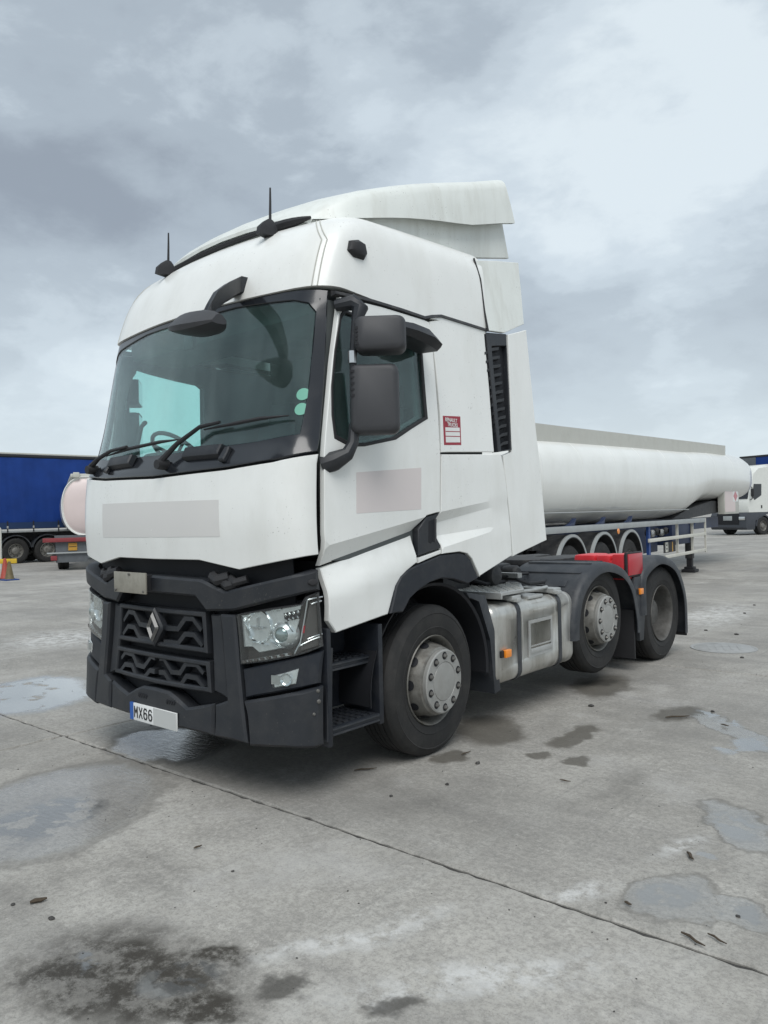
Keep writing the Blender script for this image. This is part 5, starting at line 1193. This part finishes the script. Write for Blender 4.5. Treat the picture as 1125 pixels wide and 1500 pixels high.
# local: x = 0 on its near side, y along it towards the front, z up
XC = -1.25
def tsec(y, hw, zb, zt, e=2.9, n=48):
    P = []; zc_ = (zb+zt)/2; hh = (zt-zb)/2
    for k in range(n):
        a = 2*math.pi*k/n; c, s_ = math.cos(a), math.sin(a)
        P.append((XC+hw*math.copysign(abs(c)**(2/e), c), y, zc_+hh*math.copysign(abs(s_)**(2/e), s_)))
    return P
secs = [(-11.9, .5, 1.9, 2.3), (-11.85, .95, 1.5, 2.66), (-11.7, 1.15, 1.40, 2.80), (-11.4, 1.22, 1.36, 2.86), (-8.0, 1.24, 1.36, 2.99), (-4.0, 1.25, 1.36, 3.12), (-1.9, 1.25, 1.36, 3.18), (-1.1, 1.25, 1.38, 3.20), (-.6, 1.25, 1.43, 3.21), (.4, 1.25, 1.66, 3.24), (1.0, 1.25, 1.76, 3.25), (1.6, 1.25, 1.79, 3.27), (4.6, 1.25, 1.80, 3.32), (5.5, 1.24, 1.81, 3.31), (6.0, 1.20, 1.85, 3.26), (6.35, 1.12, 1.92, 3.17), (6.58, .98, 2.04, 3.04), (6.72, .75, 2.18, 2.88), (6.76, .4, 2.36, 2.68)]
bm = B(); loft(bm, [tsec(*q) for q in secs]); tb = link('tank_barrel', bm, MT['tankwhite'], TK, ang=50)
def band(y, name='tank_band', m=MT['tankwhite'], w_=.02, k=.003):
    hw = interp(y, [q[0] for q in secs], [q[1] for q in secs]); zb = interp(y, [q[0] for q in secs], [q[2] for q in secs]); zt = interp(y, [q[0] for q in secs], [q[3] for q in secs])
    bm = B(); loft(bm, [tsec(y-w_, hw, zb, zt), tsec(y-w_*.6, hw+k, zb-k, zt+k), tsec(y+w_*.6, hw+k, zb-k, zt+k), tsec(y+w_, hw, zb, zt)], caps=False); link(name, bm, m, tb, ang=60)
for y in (-9.2, -7.6, -6.0, -4.4, -2.7, -.6, 1.4, 3.4): band(y)
# lower skirt seam and its brackets
bm = B(); tube(bm, [(XC+interp(y, [-11.4, -8, -4, -1.0], [1.22, 1.24, 1.25, 1.25])*.985+.006, y, 1.60) for y in (-11.2, -9, -7, -5, -3, -1.2)], .009, 5); link('barrel_seam', bm, MT['tankgrey'], tb)
for y in (-8.1, -6.75, -5.3):
    bm = B(); prism(bm, [(y-.16, 1.375), (y+.10, 1.375), (y+.17, 1.50), (y+.06, 1.43)], 'x', -.10, -.02); link('barrel_bracket', bm, MT['navy'], tb)
# coaming along the top
for x in (-.27, -2.23):
    bm = B(); loft(bm, [[(x, y, z0-.25), (x+.012*(1 if x > -1 else -1), y, z1), (x-.02, y, z1), (x-.02, y, z0-.25)] for y, z0, z1 in ((-11.3, 2.66, 3.0), (-8, 2.82, 3.09), (-4, 2.95, 3.21), (0, 3.05, 3.33), (3.6, 3.14, 3.43))]); link('coaming', bm, MT['coaming'], tb)
bm = B(); bb(bm, -2.2, -.3, 3.56, 3.60, 3.05, 3.42); link('coaming_end', bm, MT['coaming'], tb)
for y in (-9, -6, -3, 0, 2.4):
    zz_ = interp(y, [q[0] for q in secs], [q[3] for q in secs]); bm = B(); lathe(bm, [(.26, zz_-.03), (.26, zz_+.08), (.20, zz_+.12), (0, zz_+.13)], 20, 'z', (XC, y, 0)); link('manlid', bm, MT['alu2'], tb)
# side rail and guards
bm = B(); bb(bm, -.06, 0, -11.6, .25, 1.265, 1.372, .006); bb(bm, -2.5, -2.44, -11.6, .25, 1.265, 1.372, .006); link('side_rail', bm, MT['tankgrey'], TK)
for x in (-.62, -1.88):
    bm = B(); bb(bm, x-.06, x+.06, -11.5, 3.8, 1.02 if False else 1.06, 1.36); link('chassis_beam', bm, MT['navy'], TK)
bm = B(); prism(bm, [(-1.4, 1.375), (.1, 1.375), (2.2, 1.46), (5.2, 1.56), (5.2, 1.80), (2.3, 1.82), (0, 1.62)], 'x', -2.15, -.35); link('kingpin_plate', bm, MT['chassis'], TK)
for z0, z1, y0 in ((.93, 1.005, -4.18), (.53, .60, -3.1)):
    bm = B(); bb(bm, -.04, 0, y0, .24, z0, z1, .006); link('side_guard', bm, MT['cream'], TK)
for y in (-4.05, -2.0, -.75):
    bm = B(); bb(bm, -.10, -.045, y-.05 if y < -4 else y-.02, y+.06 if y < -4 else y+.02, .52 if y > -4 else .45, 1.265); link('guard_post', bm, MT['bluepost'] if y < -4 else MT['cream'], TK)
bm = B(); bb(bm, -.035, .004, .2, .25, .50, 1.37); link('front_guard_post', bm, MT['cream'], TK)
bm = B(); bb(bm, -1.9, -.55, -3.9, -1.9, .62, 1.2, .03); bb(bm, -2.2, -.3, -1.6, .1, .75, 1.3, .02); link('pump_locker', bm, MT['navy'], TK)
for k in range(5):
    bm = B(); y = -3.6+.32*k; lathe(bm, [(.0, -.06), (.075, -.05), (.085, 0), (.05, .05)], 14, 'x', (-.22, y, 1.12-.03*(k % 2))); link('pipe_cap', bm, MT['alu2'] if k % 2 else MT['chassis'], TK)
bm = B(); bb(bm, -.10, -.085, -2.95, -2.1, .64, .88); nb_ = link('fleet_board', bm, MT['rubber'], TK)
text('EI', .28, MT['cream'], nb_, Matrix.Translation((-.084, -2.85, .66)) @ SIDEM, 'board_lettering', sx=1.05, bold=.012)
bm = B(); bb(bm, -.084, -.082, -2.36, -2.30, .65, .87); link('board_stripe', bm, MT['orangeplate'], nb_)
for x in (-.35, -2.15):
    bm = B(); bb(bm, x-.09, x+.09, -.09, .09, .35, 1.3, .01); lg = link('landing_leg', bm, MT['chassis'], TK)
    bm = B(); bb(bm, x-.065, x+.065, -.065, .065, .10, .4); bb(bm, x-.17, x+.17, -.19, .19, .0, .08, .02); bb(bm, x-.12, x+.12, -.12, .12, .07, .14, .02); link('leg_foot', bm, MT['rubber'], lg)
for x in (-.35, ):
    bm = B(); tube(bm, [(x, .05, .95), (x, .75, 1.35)], .03, 6); link('leg_brace', bm, MT['navy'], TK)
# axles, wheels, mudguards
TT = tyre_bm(.52, .36, True, 40); _t = link('tyre', TT, MT['tyre'], None, ang=28); TT_ME = _t.data; bpy.data.objects.remove(_t)
_b = B(); lathe(_b, [(.292, -.05), (.300, -.02), (.292, -.016), (.28, -.06), (.26, -.10), (.17, -.10), (.14, -.04), (.10, -.02), (.0, -.018)], 32, 'x'); hole_ring(_b, 10, .222, -.097, .022, .002, 0, 1); _r = link('wheel', _b, [MT['rim'], MT['dark']], None); TR_ME = _r.data; bpy.data.objects.remove(_r)
_b = B(); lathe(_b, [(.292, -.05), (.300, -.02), (.292, -.016), (.28, -.06), (.26, -.10), (.17, -.10), (.14, -.04), (.10, -.02), (.0, -.018)], 32, 'x'); hole_ring(_b, 10, .222, -.097, .022, .002, 0, 1); _r = link('wheel', _b, [MT['rimdark'], MT['dark']], None); TRD_ME = _r.data; bpy.data.objects.remove(_r)
def trailer_wheel(parent, x, y, s=1, rim=None, z=.517):
    wh = instance(rim or TR_ME, 'wheel', parent, Matrix.Translation((x, y, z)) @ Matrix.Rotation(0 if s == 1 else math.pi, 4, 'Z') @ Matrix.Rotation(random.uniform(0, .6), 4, 'X'))
    instance(TT_ME, 'tyre', wh); return wh
for y in (-8.15, -6.72, -5.28):
    trailer_wheel(TK, -.03, y, 1, TRD_ME); trailer_wheel(TK, -2.47, y, -1, TRD_ME)
    bm = B(); tube(bm, [(-2.3, y, .517), (-.2, y, .517)], .07, 8); link('axle', bm, MT['chassis'], TK)
    for x0, x1 in ((-.42, .005), (-2.505, -2.08)):
        bm = B(); lathe(bm, [(.655, x0), (.655, x1), (.60, x1), (.60, x1-.012), (.640, x1-.02), (.640, x0)], 24, 'x', (0, y, .575), closed=True, a0=R(8), a1=R(172)); link('mudguard', bm, MT['chassis'], TK, ang=30)
        xe = x1 if x1 > -1 else x0; sg = 1 if x1 > -1 else -1
        bm = B(); lathe(bm, [(.660, xe-sg*.05), (.660, xe+sg*.004), (.615, xe+sg*.004), (.615, xe-sg*.012), (.648, xe-sg*.014), (.648, xe-sg*.05)], 24, 'x', (0, y, .575), closed=True, a0=R(8), a1=R(172)); link('mudguard_edge', bm, MT['tankgrey'], TK, ang=30)
    bm = B(); bb(bm, -.4, -.3, y-.9, y-.6, 1.0, 1.2); link('bracket', bm, MT['chassis'], TK)
bm = B(); lathe(bm, [(0, .012), (.05, .01), (.055, 0)], 14, 'x', (-.0, -6.0, 1.22)); link('side_marker', bm, MT['amber'], TK)
# hazard board on the nose
bm = B(); p0 = (2.741,2.153); p1 = (4.492,1.440)
bb(bm, -.30, -.12, p0[0], p1[0], p1[1], p0[1], .01); hb = link('hazard_board', bm, MT['coaming'], TK)
bm = B(); bb(bm, -.119, -.115, p0[0]+.05, p0[0]+(p1[0]-p0[0])*.72, p1[1]+.06, p0[1]-.02); link('board_panel', bm, MT['pink'], hb)
bm = B(); ya, yb_ = p0[0]+(p1[0]-p0[0])*.55, p0[0]+(p1[0]-p0[0])*.92; bb(bm, -.1145, -.112, ya, yb_, p0[1]-.36, p0[1]-.03); link('hazard_label', bm, MT['stickerwhite'], hb)
bm = B(); yc_, zc_ = (ya+yb_)/2, p0[1]-.195; prism(bm, [(yc_, zc_+.15), (yc_+(yb_-ya)*.4, zc_), (yc_, zc_-.15), (yc_-(yb_-ya)*.4, zc_)], 'x', -.1118, -.110); link('hazard_diamond', bm, MT['redlens'], hb)

# ------------------------------------------------------------------ blue curtain-sided trailer, far left
CT = thing('curtainsider_trailer', 'blue curtain-sided trailer standing at the far left of the yard', 'trailer', (-27.75, 11.4, 0), R(-6))
# local: x = 0 near side, y along
y0, y1 = -7.0, 6.6; zt, zb = 4.50, 1.42
bm = B()
n = 150; cols = []
for k in range(n+1):
    y = y0+(y1-y0)*k/n; col = []
    for j in range(15):
        z = zb+.02+(zt-.16-zb)*j/14
        wv = .014*math.sin(y*5.1+.4*math.sin(z*2))+.010*math.sin(z*14+y*.8)*max(0, 1-abs(z-2.55)/.9)+.006*math.sin(y*17+z)
        col.append(bm.verts.new((.012+wv, y, z)))
    cols.append(col)
for k in range(n):
    for j in range(14): bm.faces.new((cols[k][j], cols[k+1][j], cols[k+1][j+1], cols[k][j+1]))
link('curtain', bm, MT['curtain'], CT, ang=80, rec=False)
bm = B(); bb(bm, -2.5, -.03, y0, y1, zb, zt-.02); link('trailer_body', bm, MT['curtaindark'], CT)
bm = B(); bb(bm, -2.52, .04, y0-.02, y1+.02, zt-.10, zt, .01); link('cant_rail', bm, MT['rubber'], CT)
bm = B(); bb(bm, -2.50, .02, y0, y1, zt+.002, zt+.07, .01); link('roof_edge', bm, MT['coaming'], CT)
bm = B(); bb(bm, .03, .045, y0, y1, zb+.02, zb+.28); link('valance', bm, MT['curtaindark'], CT)
bm = B(); bb(bm, -.04, .03, y0, y1, 1.28, 1.36, .01); link('side_rave', bm, MT['tankgrey'], CT)
k = 0
y = y0+.5
while y < y1:
    bm = B(); bb(bm, .046, .056, y-.025, y+.025, 1.30, 1.75); st_ = link('curtain_strap', bm, MT['rubber'], CT)
    bm = B(); box(bm, (.06, y, 1.50), (.02, .07, .10), bev=.008); link('strap_buckle', bm, MT['alu2'], st_); y += 1.02
for x in (-.65, -1.85):
    bm = B(); bb(bm, x-.06, x+.06, y0+.2, y1-.4, .95, 1.27); link('chassis_beam', bm, MT['chassis'], CT)
for y in (-1.33, -.05, 1.22):
    trailer_wheel(CT, -.02, y); trailer_wheel(CT, -2.46, y, -1)
    bm = B(); lathe(bm, [(.64, -.42), (.64, .0), (.60, .0), (.60, -.015), (.625, -.02), (.625, -.42)], 24, 'x', (0, y, .54), closed=True, a0=R(10), a1=R(170)); link('mudguard', bm, MT['fender'], CT)
    bm = B(); tube(bm, [(-2.3, y, .52), (-.2, y, .52)], .07, 8); link('axle', bm, MT['chassis'], CT)
bm = B(); bb(bm, -2.2, -.3, 2.4, 4.6, .55, 1.1, .03); link('pallet_locker', bm, MT['chassis'], CT)

# ------------------------------------------------------------------ second tanker seen from behind, left of the cab
gx, gy = (-20.868,10.756)
T2 = thing('tank_trailer', 'pale pink ended tank trailer seen from behind beside the blue curtain trailer', 'trailer', (gx, gy, 0), R(64))
# local: y runs away from the camera, rear face at y = 0
XC = 0
zc2, hw2 = 2.20, 1.02
def s2(y, k, e=2.3):
    return [(k*.80*math.copysign(abs(math.cos(a))**(2/e), math.cos(a)), y, zc2+k*hw2*math.copysign(abs(math.sin(a))**(2/e), math.sin(a))) for a in [2*math.pi*j/40 for j in range(40)]]
bm = B(); loft(bm, [s2(-.16, .25), s2(-.14, .5), s2(-.08, .78), s2(-.01, .93), s2(.04, .975)]); link('tank_end', bm, MT['pink'], T2, ang=50)
bm = B(); loft(bm, [s2(.0, .965), s2(-.05, .99), s2(-.05, 1.02), s2(.10, 1.02), s2(.10, 1.0), s2(9.5, 1.0), s2(9.7, .8)]); link('tank_barrel', bm, MT['tankwhite'], T2, ang=50)
bm = B(); bb(bm, -.5, .5, .0, 8.6, 3.20, 3.32, .03); bb(bm, -.42, -.22, -.14, .05, 3.18, 3.36, .02); link('top_gear', bm, MT['coaming'], T2)
bm = B(); bb(bm, -1.42, 1.25, -.28, -.16, .98, 1.12, .01); link('bumper_bar', bm, MT['maroon'], T2)
bm = B(); bb(bm, -1.05, 1.22, -.2, .2, 1.121, 1.2); bb(bm, -1.02, 1.2, -.14, .3, .62, .97); bb(bm, -1.02, -.0, -.16, -.13, .28, .60, .01); link('rear_frame', bm, MT['greyframe'], T2)
bm = B(); bb(bm, -1.30, 1.22, -.25, -.19, .585, .63, .008); link('underrun_bar', bm, MT['tankgrey'], T2)
bm = B(); bb(bm, -.62, -.34, -.17, -.145, .68, .94, .006); op = link('hazard_plate', bm, MT['orangeplate'], T2)
bm = B(); bb(bm, -.60, -.36, -.176, -.171, .80, .82); link('plate_rule', bm, MT['rubber'], op)
bm = B(); bb(bm, -1.18, -.98, -.22, -.15, .36, .52, .01); link('tail_lamp', bm, MT['maroon'], T2)
for x, s in ((1.2, 1), (-.95, -1)):
    for y in (1.0, 2.35, 3.7): trailer_wheel(T2, x, y, s, TRD_ME)

# ------------------------------------------------------------------ far white truck on the right with a blue topped trailer behind it
FT = thing('cab_over_truck', 'white cab-over truck with grey bumper at the far right behind the tanker', 'truck', (-9.74, 44.5, 0), R(-22))
# local: front at y = 0 facing -y, near side x = +1.2
def ftp(name, m, parent=FT): return link(name, bm, m, parent)
bm = B()
prof = [(.10, 1.32), (.02, 1.7), (.10, 2.05), (.34, 3.0), (.42, 3.12), (.55, 3.55), (1.0, 3.98), (2.2, 4.12), (2.25, 1.32)]
loft(bm, [[(x, y+abs(x)**3*.10, z-(.12 if abs(x) > 1.15 and z > 3.9 else 0)) for y, z in prof] for x in (-1.22, -1.18, -1.0, -.5, 0, .5, 1.0, 1.18, 1.22)]); ftp('cab', MT['manwhite'])
bm = B(); loft(bm, [[(x, y+abs(x)**3*.10, z) for y, z in ((.085, 2.10), (.315, 2.96), (.36, 2.96), (.13, 2.10))] for x in (-1.15, -1.0, -.5, 0, .5, 1.0, 1.15)]); ftp('windscreen', MT['frit'])
bm = B(); prism(bm, [(.55, 2.25), (.75, 2.02), (1.35, 2.30), (1.38, 2.95), (.72, 2.95)], 'x', 1.20, 1.232); prism(bm, [(.55, 2.25), (.75, 2.02), (1.35, 2.30), (1.38, 2.95), (.72, 2.95)], 'x', -1.20, -1.232); ftp('side_window', MT['frit'])
bm = B(); prism(bm, [(.14, 1.31), (.02, 1.10), (.0, .45), (.10, .32), (.75, .32), (.80, .85), (2.2, 1.31)], 'x', -1.22, 1.22, .02); bp = ftp('bumper', MT['darkgrey'])
bm = B(); bb(bm, -.75, .75, -.01, .03, .62, 1.25, .01); ftp('grille', MT['dark'])
bm = B(); bb(bm, -.30, .30, -.03, -.012, .86, 1.12, .005); ftp('front_plate', MT['tankgrey'])
for x in (-.95, .95):
    bm = B(); bb(bm, x-.2, x+.2, -.03, .06, .88, 1.08, .03); link('headlamp', bm, MT['satin'], bp)
bm = B(); bb(bm, 1.222, 1.24, 1.30, 1.40, 1.55, 1.72, .006); ftp('door_handle', MT['rubber'])
bm = B(); tube(bm, [(1.2, .42, 2.8), (1.42, .30, 2.75), (1.42, .30, 2.1), (1.2, .45, 2.05)], .03, 6); box(bm, (1.42, .33, 2.45), (.16, .1, .45), bev=.03); ftp('mirror', MT['rubber'])
for y in (1.5, 5.0):
    trailer_wheel(FT, 1.22, y, 1, None, .52); trailer_wheel(FT, -1.22, y, -1, None, .52)
bm = B(); lathe(bm, [(.66, .7), (.66, 1.235), (.59, 1.235), (.59, .7)], 24, 'x', (0, 1.5, .52), closed=True, a0=R(0), a1=R(180)); ftp('wheel_arch', MT['darkgrey'])
bm = B(); bb(bm, -1.1, 1.1, 2.3, 6.0, .6, 1.0, .03); ftp('chassis', MT['chassis'])
BT = thing('box_trailer', 'blue and dark box trailer behind the white cab at far right', 'trailer', (-8.67, 47.15, 0), R(-22))
bm = B(); bb(bm, -1.3, 1.3, 0, 12, 1.2, 4.62); link('trailer_body', bm, MT['curtain'], BT)
bm = B(); bb(bm, -1.32, 1.32, -.02, 12.02, 4.622, 4.74, .01); link('roof_edge', bm, MT['rubber'], BT)
bm = B(); bb(bm, -1.31, -.2, -.02, -.001, 1.2, 4.62); link('end_panel', bm, MT['greyframe'], BT)
for y in (8, 9.4): trailer_wheel(BT, 1.27, y, 1, TRD_ME); trailer_wheel(BT, -1.27, y, -1, TRD_ME)

# ------------------------------------------------------------------ things at the left edge
gx, gy = (-18.963,7.105)
def cone_(name, label, x, y, m, h=.62, r=.13, stripe=None):
    t = thing(name, label, 'cone', (x, y, 0))
    bm = B(); bb(bm, -.20, .20, -.20, .20, 0, .035, .01); link('cone_foot', bm, MT['bluepost'] if m is MT['olive'] else MT['rubber'], t)
    bm = B(); lathe(bm, [(r, .036), (r*.95, .05), (.035, h), (.025, h+.005), (.02, h-.01)], 24, 'z'); c = link('cone_body', bm, m, t)
    if stripe:
        bm = B(); lathe(bm, [(r*.70, h*.38), (r*.715, h*.385), (r*.475, h*.62), (r*.455, h*.62)], 24, 'z'); link('cone_stripe', bm, stripe, c)
cone_('traffic_cone', 'red traffic cone at the left edge before the yellow barrier', gx-.02, gy+.04, MT['cone'], .62, .14)
gx2, gy2 = (-18.505,7.065)
cone_('traffic_cone', 'dirty olive cone with blue foot beside the red cone', gx2, gy2, MT['olive'], .54, .13)
yb0 = thing('plastic_barrier', 'yellow plastic barrier board behind the two cones at left', 'barrier', (gx2-.55, gy2+.25, 0), R(50))
bm = B(); bb(bm, -.85, .20, -.03, .03, .46, .60, .01); link('board', bm, MT['yellow'], yb0)
for x in (-.75, -.1):
    bm = B(); bb(bm, x-.03, x+.03, -.025, .025, .06, .46); bb(bm, x-.06, x+.06, -.2, .2, 0, .06, .01); link('barrier_leg', bm, MT['yellow'], yb0)
gx, gy = (-24.423,9.312)
bm = B(); tube(bm, [(0, 0, 0), (0, 0, 1.45), (0, 0, 1.52)], [.06, .055, .02], 12); bb(bm, -.12, .12, -.12, .12, 0, .02)
o = link('white_post', bm, MT['coaming'], None); o.location = (gx, gy, 0); tag(o, 'slim white post at the extreme left edge by trailer wheel', 'post')

# manhole cover set flush in the slabs
mx_, my_ = (1.492,6.485)
bm = B(); lathe(bm, [(.36, -.004), (.36, .006), (.335, .007), (.325, .002), (.315, .007), (.0, .007)], 40, 'z')
for k in range(5):
    box(bm, (-.16+.08*k, 0, .008), (.02, .42-.05*abs(k-2), .003))
o = link('manhole_cover', bm, MT['manhole'], None); o.location = (mx_, my_, .002); o.rotation_euler = (0, 0, .4); tag(o, 'round pale manhole cover in the concrete right of the rear wheel', 'manhole cover')

# ------------------------------------------------------------------ litter on the concrete
def twig(label, a, b, r_=.007, m=MT['wood']):
    A, Bp = Vector((*a, .012)), Vector((*b, .014)); d = Bp-A; c = (A+Bp)/2; bm = B()
    nrm = Vector((-d.y, d.x, 0)).normalized()*d.length*.06
    tube(bm, [A-c, A+d*.3-c+nrm, A+d*.65-c-nrm*.6, Bp-c], [r_*.6, r_, r_*.9, r_*.4], 6)
    o = link('twig', bm, m, None); o.location = (c.x, c.y, 0)
    for v in o.data.vertices: v.co.z += c.z
    for v in o.data.vertices: v.co.z -= c.z*0
    return tag(o, label, 'twig', 'twigs lying on the concrete')
TW = [('longer dark twig by the joint near the right edge', (3.256,0.143), (3.358,0.101), 0.0056), ('shorter dark twig beside the joint nearest the right edge', (3.337,0.195), (3.416,0.163), 0.0043),
      ('stout brown twig lying left of the big oil stain', (1.028,-1.310), (1.051,-1.248), 0.0099), ('thin twig on bare concrete below the front bumper', (1.135,-0.555), (1.141,-0.511), 0.0050),
      ('dark twig under the front bumper corner', (0.981,0.768), (1.070,0.883), 0.0050), ('thin twig right of the front wheel', (2.095,1.381), (2.163,1.388), 0.0043),
      ('short twig by the front wheel damp patch', (1.345,1.430), (1.354,1.528), 0.0043), ('dark flat twig beside the small puddle at right', (2.081,3.121), (2.213,3.265), 0.0068),
      ('short twig on the wet edge of the right puddle', (2.476,3.168), (2.540,3.146), 0.0056), ('thick curled twig left of the lower right puddle', (3.034,0.849), (3.083,0.788), 0.0081),
      ('dark twig at the edge of the lower right puddle', (2.994,0.232), (3.027,0.223), 0.0056)]
for t_ in TW: twig(*t_)
def pebble(label, c, r_):
    bm = B(); bmesh.ops.create_icosphere(bm, subdivisions=2, radius=r_)
    for v in bm.verts: v.co = Vector((v.co.x*1.3, v.co.y, v.co.z*.55))*random.uniform(.85, 1.15)
    o = link('stone', bm, MT['stone'], None); o.location = (c[0], c[1], r_*.42); o.rotation_euler = (0, 0, random.uniform(0, 3))
    return tag(o, label, 'stone', 'loose stones on the concrete')
PB = [('flat dark stone between the damp patches right of front wheel', (1.453,3.145), 0.019), ('pale ringed stone lying below the front wheel', (1.518,1.365), 0.015), ('small stone right of the front wheel tyre', (1.589,0.930), 0.012),
      ('small dark stone on bare concrete below the steps', (1.443,0.582), 0.011), ('small stone on the left below the brown twig', (1.216,-1.310), 0.012), ('tiny stone at the left edge above the brown twig', (0.969,-1.356), 0.009),
      ('small stone in the middle of the bare concrete', (1.469,-0.580), 0.007), ('stone lying right of the manhole cover', (1.836,5.977), 0.017), ('stone on the joint beyond the manhole cover', (0.680,10.772), 0.019),
      ('dark stone beyond the manhole near the trailer', (0.840,9.661), 0.019), ('flat stone by the rear mud flap', (0.906,7.683), 0.019), ('dark flat stone above the manhole cover', (1.331,7.541), 0.022), ('small stone above the right puddle', (2.302,3.531), 0.014), ('small stone in the wet patch at the lower right', (3.383,0.413), 0.008)]
for t_ in PB: pebble(*t_)
# fine grit, too small to count
bm = B()
for k in range(420):
    px_ = random.uniform(-.55, .55); dd = random.uniform(2.2, 14)**1.0
    p_ = Vector((4.34, -2.8))+Vector((_F.x, _F.y))*dd+Vector((_R.x, _R.y))*px_*dd
    r_ = random.uniform(.0012, .0045)*(1 if random.random() < .96 else 1.8)
    M_ = Matrix.Translation((p_.x, p_.y, r_*.4)) @ Matrix.Rotation(random.uniform(0, 3), 4, 'Z') @ Matrix.Diagonal((random.uniform(.8, 1.8), 1, .6, 1))
    bmesh.ops.create_icosphere(bm, subdivisions=1, radius=r_, matrix=M_)
tag(link('grit', bm, MT['stone'], None, sm=False), 'fine grit scattered over the concrete yard', kind='stuff')
